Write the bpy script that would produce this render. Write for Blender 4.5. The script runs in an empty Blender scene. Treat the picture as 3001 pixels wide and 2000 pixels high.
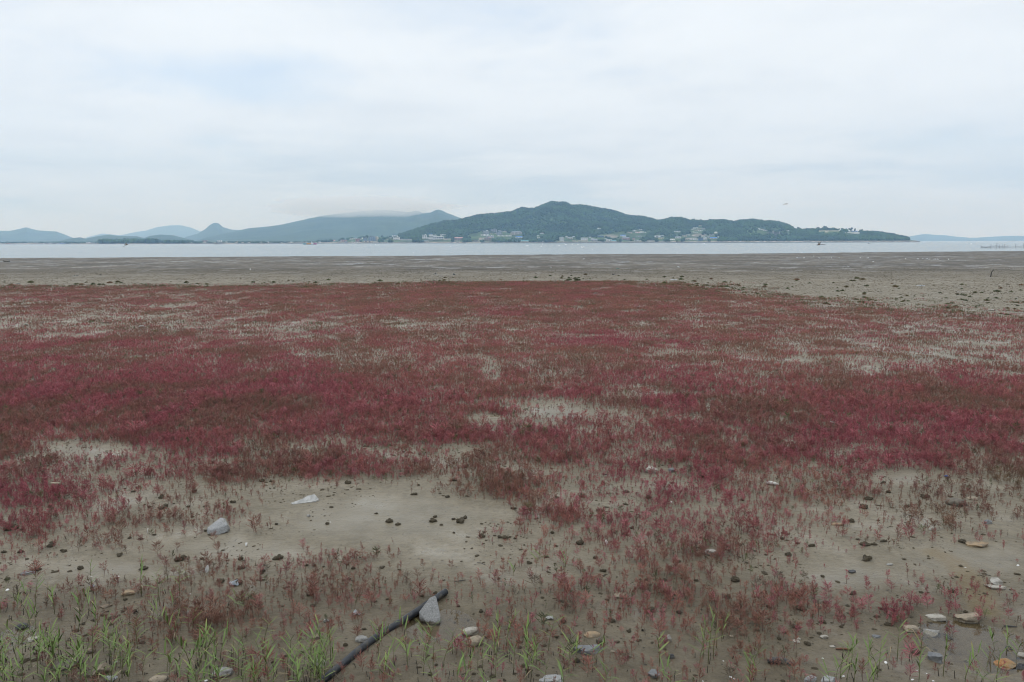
import bpy, bmesh, math, random
import numpy as np
from mathutils import Vector, Matrix

random.seed(7)
RNG = np.random.default_rng(11)
C = bpy.context.scene.collection
SC = bpy.context.scene

# ------------------------------------------------------------------ camera
CAM_H = 5.0
LENS = 28.0
FPX = LENS / 36.0 * 3001.0          # focal length in photo pixels
PITCH = math.atan((1000 - 709) / FPX)
ROLL = math.atan(7.0 / 3001.0)
F_ = Vector((0, math.cos(PITCH), -math.sin(PITCH)))
R0 = Vector((1, 0, 0))
U0 = R0.cross(F_)
R_ = R0 * math.cos(ROLL) - U0 * math.sin(ROLL)
U_ = U0 * math.cos(ROLL) + R0 * math.sin(ROLL)

cam_d = bpy.data.cameras.new('camera')
cam = bpy.data.objects.new('camera', cam_d)
C.objects.link(cam)
cam_d.sensor_width = 36.0
cam_d.lens = LENS
cam_d.clip_start = 0.1
cam_d.clip_end = 60000
m = Matrix.Identity(4)
for i in range(3):
    m[i][0] = R_[i]
    m[i][1] = U_[i]
    m[i][2] = -F_[i]
m[2][3] = CAM_H
cam.matrix_world = m
SC.camera = cam

# ------------------------------------------------------------------ world
SUN_EL, SUN_AZ = math.radians(58), math.radians(-40)   # azimuth from +Y towards +X
world = bpy.data.worlds.new('World')
SC.world = world
world.use_nodes = True
wn, wl = world.node_tree.nodes, world.node_tree.links
wn.clear()


class NT:
    """small helper for writing node trees"""
    def __init__(self, tree):
        self.t = tree

    def n(self, typ, ins=None, **props):
        nd = self.t.nodes.new(typ)
        for k, v in props.items():
            setattr(nd, k, v)
        for k, v in (ins or {}).items():
            if hasattr(v, 'is_output'):
                self.t.links.new(v, nd.inputs[k])
            else:
                nd.inputs[k].default_value = v
        return nd

    def math(self, op, a, b=0.0, c=None, clamp=False):
        ins = {0: a, 1: b}
        if c is not None:
            ins[2] = c
        return self.n('ShaderNodeMath', ins, operation=op, use_clamp=clamp).outputs[0]

    def mix(self, f, a, b, blend='MIX'):
        nd = self.t.nodes.new('ShaderNodeMix')
        nd.data_type = 'RGBA'
        nd.blend_type = blend
        for idx, v in ((0, f), (6, a), (7, b)):
            if hasattr(v, 'is_output'):
                self.t.links.new(v, nd.inputs[idx])
            else:
                if idx and len(v) == 3:
                    v = (*v, 1)
                nd.inputs[idx].default_value = v
        return nd.outputs[2]

    def ramp(self, f, lo, hi, a=0.0, b=1.0, smooth=True):
        nd = self.n('ShaderNodeMapRange', {0: f, 1: lo, 2: hi, 3: a, 4: b})
        nd.interpolation_type = 'SMOOTHSTEP' if smooth else 'LINEAR'
        return nd.outputs[0]

    def noise(self, vec, scale, detail=4, rough=0.55, out=0):
        return self.n('ShaderNodeTexNoise', {'Vector': vec, 'Scale': scale, 'Detail': detail, 'Roughness': rough}).outputs[out]

    def link(self, a, b):
        self.t.links.new(a, b)


def build_world():
    w = NT(world.node_tree)
    out = w.n('ShaderNodeOutputWorld')
    bg = w.n('ShaderNodeBackground', {'Strength': 0.1})
    sky = w.n('ShaderNodeTexSky')
    sky.sky_type = 'NISHITA'
    sky.sun_disc = False
    sky.sun_elevation = SUN_EL
    sky.sun_rotation = SUN_AZ
    sky.air_density = 1.0
    sky.dust_density = 1.0
    tc = w.n('ShaderNodeTexCoord')
    sep = w.n('ShaderNodeSeparateXYZ', {0: tc.outputs['Generated']})
    x, y, z = sep.outputs
    zc = w.math('MAXIMUM', z, 0.0)
    den = w.math('ADD', zc, 0.11)
    px = w.math('DIVIDE', x, den)
    py = w.math('DIVIDE', y, den)
    p = w.n('ShaderNodeCombineXYZ', {0: px, 1: py, 2: 3.7}).outputs[0]
    warp = w.n('ShaderNodeVectorMath', {0: w.noise(p, 0.35, 3, 0.5, 1), 1: (0.5, 0.5, 0.5)}, operation='SUBTRACT').outputs[0]
    warp = w.n('ShaderNodeVectorMath', {0: warp, 3: 1.5}, operation='SCALE').outputs[0]
    p2 = w.n('ShaderNodeVectorMath', {0: p, 1: warp}, operation='ADD').outputs[0]
    n1 = w.noise(p2, 0.42, 6, 0.52)
    n2 = w.noise(p2, 1.3, 5, 0.55)
    n3 = w.noise(p, 0.18, 3, 0.5)
    # thickness of the cloud sheet
    cov = w.math('ADD', w.math('MULTIPLY', n1, 0.65), w.math('MULTIPLY', n2, 0.35))
    # thin places where the blue above shows (one of them is up on the left)
    hole = w.n('ShaderNodeVectorMath', {0: tc.outputs['Generated'], 1: (-0.30, 0.93, 0.185)}, operation='SUBTRACT').outputs[0]
    hole = w.n('ShaderNodeVectorMath', {0: hole, 1: (5.0, 1.0, 22.0)}, operation='MULTIPLY').outputs[0]
    hole = w.n('ShaderNodeVectorMath', {0: hole}, operation='LENGTH').outputs[1]
    hole = w.ramp(hole, 0.0, 1.3, 0.16, 0.0)
    cov = w.math('SUBTRACT', cov, hole)
    f = w.ramp(cov, 0.33, 0.50, 0.15, 1.0)
    # near the horizon the sheet is seen edge on: no blue between
    lowf = w.ramp(z, 0.05, 0.15, 1.0, 0.0)
    f = w.math('MAXIMUM', f, lowf)
    # colour of the clouds: bluish grey undersides low down, whiter above
    hz = w.ramp(z, 0.0, 0.26, 0.0, 1.0)
    base = w.mix(hz, (6.35, 7.35, 8.55), (7.85, 8.45, 9.05))
    base = w.mix(w.ramp(z, 0.25, 0.9, 0.0, 1.0), base, (14.6, 15.4, 16.4))
    dk = w.ramp(w.math('ADD', w.math('MULTIPLY', n2, 0.6), w.math('MULTIPLY', n3, 0.4)), 0.38, 0.62)
    shade = w.mix(dk, (0.925, 0.935, 0.945), (1.03, 1.03, 1.025))
    cl = w.mix(1.0, base, shade, 'MULTIPLY')
    # low grey banks of cloud seen edge on above the hills
    bv = w.n('ShaderNodeVectorMath', {0: tc.outputs['Generated'], 1: (3.2, 3.2, 26.0)}, operation='MULTIPLY').outputs[0]
    bank = w.ramp(w.noise(bv, 1.0, 5, 0.55), 0.44, 0.66)
    bank = w.math('MULTIPLY', bank, w.math('MULTIPLY', w.ramp(z, 0.015, 0.05), w.ramp(z, 0.07, 0.16, 1.0, 0.0)))
    cl = w.mix(bank, cl, w.mix(1.0, cl, (0.79, 0.835, 0.88), 'MULTIPLY'))
    skc = w.mix(1.0, sky.outputs[0], (1.0, 1.0, 1.0), 'MULTIPLY')
    blue = w.mix(0.65, skc, (6.5, 7.8, 9.5))
    col = w.mix(f, blue, cl)
    w.link(col, bg.inputs[0])
    w.link(bg.outputs[0], out.inputs[0])


build_world()

sun_d = bpy.data.lights.new('sun', 'SUN')
sun_d.energy = 0.6
sun_d.angle = math.radians(25)
sun_d.color = (1.0, 0.97, 0.93)
sun = bpy.data.objects.new('sun', sun_d)
C.objects.link(sun)
sd = Vector((math.sin(SUN_AZ) * math.cos(SUN_EL), math.cos(SUN_AZ) * math.cos(SUN_EL), math.sin(SUN_EL)))
sun.rotation_euler = sd.to_track_quat('Z', 'Y').to_euler()

SC.view_settings.view_transform = 'Standard'
SC.view_settings.look = 'None'
SC.view_settings.gamma = 1
SC.view_settings.use_curve_mapping = False
SC.view_settings.exposure = 0.15
SC.render.engine = 'CYCLES'
SC.cycles.max_bounces = 5
SC.cycles.diffuse_bounces = 3
SC.cycles.glossy_bounces = 2
SC.cycles.transparent_max_bounces = 8
SC.cycles.volume_bounces = 2
SC.cycles.caustics_reflective = False
SC.cycles.caustics_refractive = False
SC.cycles.filter_width = 1.1


# ------------------------------------------------------------------ maths helpers
def ray(px, py):
    d = F_ + R_ * ((px - 1500.5) / FPX) - U_ * ((py - 1000.0) / FPX)
    return d


def _hash(ix, iy, seed):
    h = (ix.astype(np.int64) * 374761393 + iy.astype(np.int64) * 668265263 + seed * 1442695041) & 0xFFFFFFFF
    h = ((h ^ (h >> 13)) * 1274126177) & 0xFFFFFFFF
    h = h ^ (h >> 16)
    return (h & 0xFFFFFF) / float(0xFFFFFF)


def vnoise(x, y, seed=0):
    x = np.asarray(x, float)
    y = np.asarray(y, float)
    ix, iy = np.floor(x), np.floor(y)
    fx, fy = x - ix, y - iy
    fx = fx * fx * fx * (fx * (fx * 6 - 15) + 10)
    fy = fy * fy * fy * (fy * (fy * 6 - 15) + 10)
    a = _hash(ix, iy, seed)
    b = _hash(ix + 1, iy, seed)
    c = _hash(ix, iy + 1, seed)
    d = _hash(ix + 1, iy + 1, seed)
    return a + (b - a) * fx + (c - a) * fy + (a - b - c + d) * fx * fy


def fbm(x, y, octaves=4, seed=0, gain=0.5):
    s, a, t = 0, 1.0, 0
    for o in range(octaves):
        s = s + a * vnoise(np.asarray(x) * 2 ** o + 17.3 * o, np.asarray(y) * 2 ** o - 9.1 * o, seed + o)
        t += a
        a *= gain
    return s / t


def sstep(x, lo, hi):
    t = np.clip((np.asarray(x, float) - lo) / (hi - lo), 0, 1)
    return t * t * (3 - 2 * t)


def to_px(x, y, z=0.0):
    """photo pixel of world points (numpy)"""
    x = np.asarray(x, float)
    y = np.asarray(y, float)
    dz = np.asarray(z, float) - CAM_H
    a = x * R_.x + y * R_.y + dz * R_.z
    b = x * U_.x + y * U_.y + dz * U_.z
    c = x * F_.x + y * F_.y + dz * F_.z
    c = np.maximum(c, 1e-3)
    return 1500.5 + FPX * a / c, 1000 - FPX * b / c


# ------------------------------------------------------------------ shape of the mud
def water_line(x):
    """distance (y) of the edge of the sea for a given x"""
    x = np.asarray(x, float)
    return 330.0 + 0.27 * x + 14 * (vnoise(x / 60.0, x * 0 + 3.3, 5) - 0.5)


SEA_Z = -0.10
PONDS = [  # centre px, py, half width px, half height px (photo), depth
    (2880, 1885, 150, 66, 0.075),
    (1290, 1830, 90, 42, 0.065),
    (20, 1880, 70, 60, 0.05),
]
_ponds = []
for (px, py, rx, ry, dep) in PONDS:
    d0 = ray(px, py)
    k = -CAM_H / d0.z
    p0 = d0 * k
    sx = rx * k / FPX
    d1 = ray(px, py - ry)
    sy = abs(-CAM_H / d1.z * d1.y - p0.y)
    _ponds.append((p0.x, p0.y, sx, sy, dep))
POND_Z = -0.022


def ground_z(x, y):
    x = np.asarray(x, float)
    y = np.asarray(y, float)
    near = 1 - sstep(y, 60, 160)
    z = 0.055 * (fbm(x / 3.1, y / 3.1, 3, 21) - 0.5) + 0.030 * (fbm(x / 0.7, y / 0.7, 3, 31) - 0.5) * near
    z = z + 0.02
    z = z + 0.10 * (fbm(x / 40.0, y / 25.0, 3, 44) - 0.5) * sstep(y, 90, 200)
    w = water_line(x)
    z = z - 0.55 * sstep(y, w - 55, w + 95) - 0.02 * sstep(y, w - 120, w - 20)
    # a sharp lip where the flats meet the sea
    for (cx, cy, sx, sy, dep) in _ponds:
        r = np.sqrt(((x - cx) / sx) ** 2 + ((y - cy) / sy) ** 2) + 0.9 * (fbm(x / 0.8, y / 1.2, 2, 77) - 0.5)
        f = 1 - sstep(r, 0.45, 1.35)
        z = z * (1 - 0.9 * (1 - sstep(r, 0.9, 1.9))) - f * dep
    return z


def at(px, py, z=None):
    """point of the mud under a photo pixel"""
    d = ray(px, py)
    zz = 0.0 if z is None else z
    for _ in range(4):
        k = (zz - CAM_H) / d.z
        if z is not None:
            break
        zz = float(ground_z(d.x * k, d.y * k))
    return Vector((d.x * k, d.y * k, zz))


def mpp(p):
    """metres per photo pixel at a point"""
    return (Vector(p) - Vector((0, 0, CAM_H))).dot(F_) / FPX


# ------------------------------------------------------------------ materials
MATS = {}


def base_mat(name):
    mt = bpy.data.materials.new(name)
    mt.use_nodes = True
    mt.node_tree.nodes.clear()
    t = NT(mt.node_tree)
    out = t.n('ShaderNodeOutputMaterial')
    bs = t.n('ShaderNodeBsdfPrincipled')
    t.link(bs.outputs[0], out.inputs[0])
    return mt, t, bs


def simple(name, col, rough=0.7, var=0.25, scale=8.0, bump=0.0, spec=0.4, metal=0.0, coords='Object', col2=None, speck=0.0):
    if name in MATS:
        return MATS[name]
    mt, t, bs = base_mat(name)
    tc = t.n('ShaderNodeTexCoord')
    v = tc.outputs[coords]
    n = t.noise(v, scale, 5, 0.6)
    c2 = col2 if col2 else tuple(c * (1 - var) for c in col)
    c = t.mix(t.ramp(n, 0.35, 0.65), col, c2)
    if speck:
        s = t.noise(v, scale * 14, 2, 0.5)
        c = t.mix(t.math('MULTIPLY', t.ramp(s, 0.56, 0.66), speck), c, (0.035, 0.035, 0.035))
        s2 = t.noise(v, scale * 11, 2, 0.5)
        c = t.mix(t.math('MULTIPLY', t.ramp(s2, 0.58, 0.68), speck * 0.7), c, (0.55, 0.55, 0.54))
    t.link(c, bs.inputs['Base Color'])
    bs.inputs['Roughness'].default_value = rough
    bs.inputs['Specular IOR Level'].default_value = spec
    bs.inputs['Metallic'].default_value = metal
    if bump:
        b = t.n('ShaderNodeBump', {'Height': t.noise(v, scale * 3, 5, 0.65), 'Strength': 0.8, 'Distance': bump})
        t.link(b.outputs[0], bs.inputs['Normal'])
    MATS[name] = mt
    return mt


def rock_mat(name, col, col2, speck=0.0, mud=0.35):
    """stone: mottled, with a coat of mud low down on it (object coordinates, z up)"""
    if name in MATS:
        return MATS[name]
    mt, t, bs = base_mat(name)
    tc = t.n('ShaderNodeTexCoord')
    v = tc.outputs['Object']
    g = tc.outputs['Generated']
    col = tuple(q * .84 for q in col)
    col2 = tuple(q * .80 for q in col2)
    mud += .06
    n = t.noise(v, 9, 6, 0.62)
    c = t.mix(t.ramp(n, 0.36, 0.64), col, col2)
    c = t.mix(t.ramp(t.noise(v, 4, 4, .6), .52, .70, 0, .6), c, (.12, .10, .068))
    if speck:
        s = t.noise(v, 110, 2, 0.5)
        c = t.mix(t.math('MULTIPLY', t.ramp(s, 0.55, 0.64), speck), c, (0.03, 0.03, 0.03))
        s2 = t.noise(v, 90, 2, 0.5)
        c = t.mix(t.math('MULTIPLY', t.ramp(s2, 0.57, 0.66), speck * 0.7), c, (0.6, 0.6, 0.58))
    z = t.n('ShaderNodeSeparateXYZ', {0: g}).outputs[2]
    zz = t.math('ADD', z, t.math('MULTIPLY', t.math('SUBTRACT', t.noise(v, 14, 4), 0.5), 0.6))
    mk = t.ramp(zz, mud, mud + 0.16, 1.0, 0.0)
    c = t.mix(mk, c, (0.075, 0.062, 0.042))
    t.link(c, bs.inputs['Base Color'])
    bs.inputs['Roughness'].default_value = 0.68
    b = t.n('ShaderNodeBump', {'Height': t.noise(v, 30, 6, 0.7), 'Strength': 0.9, 'Distance': 0.012})
    t.link(b.outputs[0], bs.inputs['Normal'])
    MATS[name] = mt
    return mt


def plant_mat(name, stem, rough=0.6):
    """colour of each plant comes with the plant (attribute col), tip = 0 on bare stems, 1 on leaves"""
    mt, t, bs = base_mat(name)
    a = t.n('ShaderNodeAttribute', attribute_name='col', attribute_type='INSTANCER')
    tip = t.n('ShaderNodeAttribute', attribute_name='tip', attribute_type='GEOMETRY')
    c = t.mix(tip.outputs['Fac'], stem, a.outputs['Color'])
    var = t.n('ShaderNodeAttribute', attribute_name='var', attribute_type='GEOMETRY')
    c = t.mix(1.0, c, t.mix(var.outputs['Fac'], (0.62, 0.62, 0.60), (1.3, 1.25, 1.2)), 'MULTIPLY')
    t.link(c, bs.inputs['Base Color'])
    bs.inputs['Roughness'].default_value = rough
    bs.inputs['Specular IOR Level'].default_value = 0.25
    return mt


def make_mud():
    mt, t, bs = base_mat('mud')
    pos = t.n('ShaderNodeNewGeometry').outputs['Position']
    zone = t.n('ShaderNodeAttribute', attribute_name='zone', attribute_type='GEOMETRY').outputs['Color']
    zs = t.n('ShaderNodeSeparateColor', {0: zone}).outputs
    far_, tan_, stain_ = zs[0], zs[1], zs[2]
    n1 = t.noise(pos, 0.55, 4, 0.55)
    n2 = t.noise(pos, 3.2, 5, 0.6)
    n3 = t.noise(pos, 55, 3, 0.6)
    c = t.mix(t.ramp(n2, 0.32, 0.68), (0.203, 0.171, 0.116), (0.157, 0.132, 0.088))
    c = t.mix(t.ramp(n1, 0.38, 0.66), c, (0.222, 0.190, 0.134))
    # small dark pellets and holes
    vor = t.n('ShaderNodeTexVoronoi', {'Vector': pos, 'Scale': 26.0, 'Randomness': 1.0}, feature='F1')
    rnd = t.n('ShaderNodeSeparateColor', {0: vor.outputs['Color']}).outputs[0]
    dot = t.math('MULTIPLY', t.ramp(vor.outputs['Distance'], 0.12, 0.24, 1.0, 0.0), t.ramp(rnd, 0.55, 0.75))
    dot = t.math('MULTIPLY', dot, t.ramp(n1, 0.40, 0.56))
    vor2 = t.n('ShaderNodeTexVoronoi', {'Vector': pos, 'Scale': 8.5, 'Randomness': 1.0}, feature='F1')
    rnd2 = t.n('ShaderNodeSeparateColor', {0: vor2.outputs['Color']}).outputs[1]
    dot2 = t.math('MULTIPLY', t.ramp(vor2.outputs['Distance'], 0.09, 0.17, 1.0, 0.0), t.ramp(rnd2, 0.62, 0.72))
    dot = t.math('MAXIMUM', dot, dot2)
    film = t.n('ShaderNodeAttribute', attribute_name='film', attribute_type='GEOMETRY').outputs['Fac']
    film = t.ramp(t.math('ADD', film, t.math('MULTIPLY', t.math('SUBTRACT', t.noise(pos, 1.3, 5, .65), .5), 1.1)), .30, 1.15, 0.0, 0.75)
    dry = t.math('SUBTRACT', 1.0, film)
    n8 = t.math('MULTIPLY', t.noise(pos, 9.0, 5, 0.65), t.math('ADD', t.math('MULTIPLY', dry, .4), .6))
    c = t.mix(t.ramp(n8, 0.42, 0.66, 0.0, 0.34), c, (0.085, 0.070, 0.046))
    wv = t.n('ShaderNodeVectorMath', {0: pos, 1: (3.2, 15.0, 1.0)}, operation='MULTIPLY').outputs[0]
    rip = t.noise(wv, 1.0, 4, 0.55)
    c = t.mix(t.ramp(rip, 0.52, 0.68, 0.0, 0.16), c, (0.095, 0.080, 0.056))
    c = t.mix(t.math('MULTIPLY', dot, 0.75), c, (0.035, 0.029, 0.02))
    c = t.mix(t.math('MULTIPLY', t.ramp(n3, 0.56, 0.72), 0.35), c, (0.065, 0.053, 0.036))
    # tan belt and the grey flats further out
    c = t.mix(t.math('MULTIPLY', tan_, 0.85), c, t.mix(t.ramp(n2, 0.35, 0.65), (0.205, 0.177, 0.128), (0.160, 0.136, 0.097)))
    nf = t.noise(pos, 0.12, 6, 0.68)
    nf2 = t.noise(pos, 0.9, 4, 0.65)
    cf = t.mix(t.ramp(nf, 0.38, 0.62), (0.118, 0.103, 0.080), (0.165, 0.144, 0.112))
    st1 = t.noise(pos, 0.045, 6, 0.72)
    cf = t.mix(t.ramp(st1, 0.42, 0.60), cf, (0.078, 0.069, 0.055))
    cf = t.mix(t.ramp(nf2, 0.48, 0.62), cf, (0.055, 0.047, 0.036))
    c = t.mix(far_, c, cf)
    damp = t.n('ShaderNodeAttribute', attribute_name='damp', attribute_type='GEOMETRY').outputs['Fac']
    damp_shade_n = t.math('MULTIPLY', damp, t.ramp(t.noise(pos, 1.1, 4, 0.6), 0.25, 0.6, 0.45, 1.0))
    c = t.mix(damp_shade_n, c, t.mix(1.0, c, (0.60, 0.57, 0.52), 'MULTIPLY'))  # mud colour darkened for damp and for painted-in shade
    c = t.mix(film, c, t.mix(1.0, c, (0.80, 0.80, 0.78), 'MULTIPLY'))
    c = t.mix(t.math('MULTIPLY', stain_, 0.7), c, (0.150, 0.108, 0.050))
    t.link(c, bs.inputs['Base Color'])
    # films of water
    wet = t.ramp(t.math('ADD', t.math('MULTIPLY', n1, 0.6), t.math('MULTIPLY', t.noise(pos, 1.4, 5, 0.6), 0.4)), 0.50, 0.66)
    wetf = t.ramp(t.math('ADD', t.math('MULTIPLY', t.noise(pos, 0.20, 7, 0.75), 0.75), t.math('MULTIPLY', t.noise(pos, 0.03, 3, 0.6), 0.25)), 0.50, 0.60)
    wet = t.n('ShaderNodeMix', {0: far_, 2: wet, 3: wetf}).outputs[0]
    r = t.ramp(wet, 0, 1, 0.62, 0.24, smooth=False)
    r = t.math('ADD', r, t.math('MULTIPLY', tan_, 0.22))
    r = t.math('ADD', r, t.math('MULTIPLY', t.math('MULTIPLY', far_, t.math('SUBTRACT', 1.0, wet)), 0.25))
    r = t.n('ShaderNodeMix', {0: film, 2: r, 3: 0.26}).outputs[0]
    t.link(r, bs.inputs['Roughness'])
    bs.inputs['Specular IOR Level'].default_value = 0.30
    hb = t.math('ADD', t.math('MULTIPLY', n3, 0.5), t.math('MULTIPLY', n8, 2.6))
    hb = t.math('ADD', hb, t.math('MULTIPLY', rip, .7))
    hb = t.math('SUBTRACT', hb, t.math('MULTIPLY', dot, 0.6))
    bst = t.math('MULTIPLY', t.ramp(wet, 0, 1, 0.8, 0.16, smooth=False), t.math('ADD', t.math('MULTIPLY', dry, .85), .15))
    b = t.n('ShaderNodeBump', {'Height': hb, 'Strength': bst, 'Distance': 0.03})
    t.link(b.outputs[0], bs.inputs['Normal'])
    return mt


def make_sea():
    mt, t, bs = base_mat('sea_water')
    pos = t.n('ShaderNodeNewGeometry').outputs['Position']
    bs.inputs['Base Color'].default_value = (0.15, 0.195, 0.205, 1)
    bs.inputs['Roughness'].default_value = 0.22
    bs.inputs['IOR'].default_value = 1.33
    nn = t.noise(pos, 0.9, 4, 0.6)
    big = t.noise(pos, 0.02, 4, 0.6)
    st = t.ramp(big, 0.35, 0.65, 0.35, 0.75)
    b = t.n('ShaderNodeBump', {'Height': nn, 'Strength': st, 'Distance': 0.25})
    t.link(b.outputs[0], bs.inputs['Normal'])
    return mt


def make_pond():
    mt = bpy.data.materials.new('pond_water')
    mt.use_nodes = True
    mt.node_tree.nodes.clear()
    t = NT(mt.node_tree)
    out = t.n('ShaderNodeOutputMaterial')
    pos = t.n('ShaderNodeNewGeometry').outputs['Position']
    b = t.n('ShaderNodeBump', {'Height': t.noise(pos, 3.5, 3, 0.5), 'Strength': 0.12, 'Distance': 0.01})
    fr = t.n('ShaderNodeFresnel', {'IOR': 1.33})
    t.link(b.outputs[0], fr.inputs['Normal'])
    tr = t.n('ShaderNodeBsdfTransparent', {'Color': (0.96, 0.91, 0.80, 1)})
    gl = t.n('ShaderNodeBsdfGlossy', {'Color': (1, 1, 1, 1), 'Roughness': 0.03})
    t.link(b.outputs[0], gl.inputs['Normal'])
    mx = t.n('ShaderNodeMixShader', {0: fr.outputs[0], 1: tr.outputs[0], 2: gl.outputs[0]})
    t.link(mx.outputs[0], out.inputs[0])
    return mt


def make_hill(name, dark, light, fscale, shore=True):
    mt, t, bs = base_mat(name)
    pos = t.n('ShaderNodeNewGeometry').outputs['Position']
    n = t.noise(pos, fscale, 6, 0.65)
    c = t.mix(t.ramp(n, 0.35, 0.65), dark, light)
    if shore:
        z = t.n('ShaderNodeSeparateXYZ', {0: pos}).outputs[2]
        nn = t.noise(pos, 0.06, 5, 0.7)
        zn = t.math('ADD', z, t.math('MULTIPLY', t.math('SUBTRACT', nn, 0.5), 9.0))
        rk = t.mix(t.ramp(t.noise(pos, 0.09, 4, 0.7), 0.45, 0.6), (0.15, 0.14, 0.12), (0.42, 0.37, 0.31))
        c = t.mix(t.ramp(zn, 4.4, 5.8, 1.0, 0.0), c, rk)
        zd = t.math('ADD', z, t.math('MULTIPLY', t.math('SUBTRACT', nn, 0.5), 2.0))
        c = t.mix(t.ramp(zd, 1.6, 2.3, 1.0, 0.0), c, (0.055, 0.050, 0.045))
        a = t.n('ShaderNodeAttribute', attribute_name='bare', attribute_type='GEOMETRY').outputs['Fac']
        c = t.mix(a, c, t.mix(t.ramp(n, 0.4, 0.6), (0.30, 0.25, 0.19), (0.20, 0.18, 0.15)))
    t.link(c, bs.inputs['Base Color'])
    bs.inputs['Roughness'].default_value = 0.95
    bs.inputs['Specular IOR Level'].default_value = 0.1
    return mt


def make_tree_mat(name, cols):
    mt, t, bs = base_mat(name)
    oi = t.n('ShaderNodeObjectInfo')
    pos = t.n('ShaderNodeNewGeometry').outputs['Position']
    n = t.noise(pos, 0.35, 3, 0.6)
    c = t.mix(t.ramp(oi.outputs['Random'], 0.0, 1.0, smooth=False), cols[0], cols[1])
    big = t.noise(pos, 0.011, 4, 0.6)
    c = t.mix(t.math('MULTIPLY', t.ramp(n, 0.4, 0.7), 0.5), c, cols[2])
    c = t.mix(t.ramp(big, 0.38, 0.60, 0.75, 0.0), c, (0.018, 0.036, 0.018))
    t.link(c, bs.inputs['Base Color'])
    bs.inputs['Roughness'].default_value = 0.9
    bs.inputs['Specular IOR Level'].default_value = 0.1
    return mt


# ------------------------------------------------------------------ object helpers
def tag(o, label=None, cat=None, group=None, kind=None):
    if label:
        o['label'] = label
    if cat:
        o['category'] = cat
    if group:
        o['group'] = group
    if kind:
        o['kind'] = kind
    return o


def mesh_from(name, verts, faces, mat=None, smooth=False):
    me = bpy.data.meshes.new(name)
    me.from_pydata([tuple(v) for v in verts], [], faces)
    if mat:
        me.materials.append(mat)
    if smooth:
        me.polygons.foreach_set('use_smooth', [True] * len(me.polygons))
    me.update()
    return me


def link(name, me, parent=None, loc=None, rot=None, scale=None):
    o = bpy.data.objects.new(name, me)
    C.objects.link(o)
    if parent:
        o.parent = parent
    if loc is not None:
        o.location = loc
    if rot is not None:
        o.rotation_euler = rot
    if scale is not None:
        o.scale = scale
    return o


def empty(name, loc=(0, 0, 0), rotz=0.0):
    o = bpy.data.objects.new(name, None)
    o.empty_display_size = 0.1
    C.objects.link(o)
    o.location = loc
    o.rotation_euler = (0, 0, rotz)
    return o


def grid_mesh(name, X, Y, Z, mat, smooth=True):
    r, c = X.shape
    me = bpy.data.meshes.new(name)
    co = np.stack([X, Y, Z], -1).reshape(-1, 3).astype(np.float32)
    idx = np.arange(r * c).reshape(r, c)
    f = np.stack([idx[:-1, :-1], idx[:-1, 1:], idx[1:, 1:], idx[1:, :-1]], -1).reshape(-1, 4)
    me.vertices.add(len(co))
    me.vertices.foreach_set('co', co.ravel())
    me.loops.add(f.size)
    me.loops.foreach_set('vertex_index', f.ravel().astype(np.int32))
    me.polygons.add(len(f))
    me.polygons.foreach_set('loop_start', np.arange(0, f.size, 4, dtype=np.int32))
    me.materials.append(mat)
    me.update(calc_edges=True)
    me.validate()
    if smooth:
        me.polygons.foreach_set('use_smooth', np.ones(len(f), bool))
    return me


class MB:
    """collects shapes into one mesh"""
    def __init__(self):
        self.v, self.f = [], []

    def add(self, vs, fs):
        o = len(self.v)
        self.v += [tuple(v) for v in vs]
        self.f += [tuple(i + o for i in f) for f in fs]
        return self

    def box(self, x0, x1, y0, y1, z0, z1):
        vs = [(x0, y0, z0), (x1, y0, z0), (x1, y1, z0), (x0, y1, z0), (x0, y0, z1), (x1, y0, z1), (x1, y1, z1), (x0, y1, z1)]
        return self.add(vs, [(0, 3, 2, 1), (4, 5, 6, 7), (0, 1, 5, 4), (1, 2, 6, 5), (2, 3, 7, 6), (3, 0, 4, 7)])

    def tube(self, pts, rad, n=6, cap=True):
        pts = [Vector(p) for p in pts]
        if not hasattr(rad, '__len__'):
            rad = [rad] * len(pts)
        vs, fs = [], []
        for i, p in enumerate(pts):
            t = (pts[min(i + 1, len(pts) - 1)] - pts[max(i - 1, 0)]).normalized()
            a = t.orthogonal().normalized() if i == 0 else (a - t * a.dot(t)).normalized()
            b = t.cross(a)
            for k in range(n):
                w = 2 * math.pi * k / n
                vs.append(p + (a * math.cos(w) + b * math.sin(w)) * rad[i])
        for i in range(len(pts) - 1):
            for k in range(n):
                k2 = (k + 1) % n
                fs.append((i * n + k, i * n + k2, (i + 1) * n + k2, (i + 1) * n + k))
        if cap:
            fs.append(tuple(range(n - 1, -1, -1)))
            fs.append(tuple((len(pts) - 1) * n + k for k in range(n)))
        return self.add(vs, fs)

    def mesh(self, name, mat, smooth=False):
        return mesh_from(name, self.v, self.f, mat, smooth)


def ico(sub):
    bm = bmesh.new()
    bmesh.ops.create_icosphere(bm, subdivisions=sub, radius=1)
    v = np.array([x.co[:] for x in bm.verts])
    f = [tuple(a.index for a in p.verts) for p in bm.faces]
    bm.free()
    return v, f


ICO = {k: ico(k) for k in (1, 2, 3, 4)}


def noise3(v, s, seed):
    """cheap 3-d lumpiness on an array of points"""
    return (vnoise(v[:, 0] * s + 3.1 * v[:, 2] * s, v[:, 1] * s + 11, seed) + vnoise(v[:, 1] * s - 2.3 * v[:, 2] * s, v[:, 2] * s + 5, seed + 9) +
            vnoise(v[:, 2] * s + 7, v[:, 0] * s - 1.7 * v[:, 1] * s, seed + 19)) / 3 - 0.5


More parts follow.
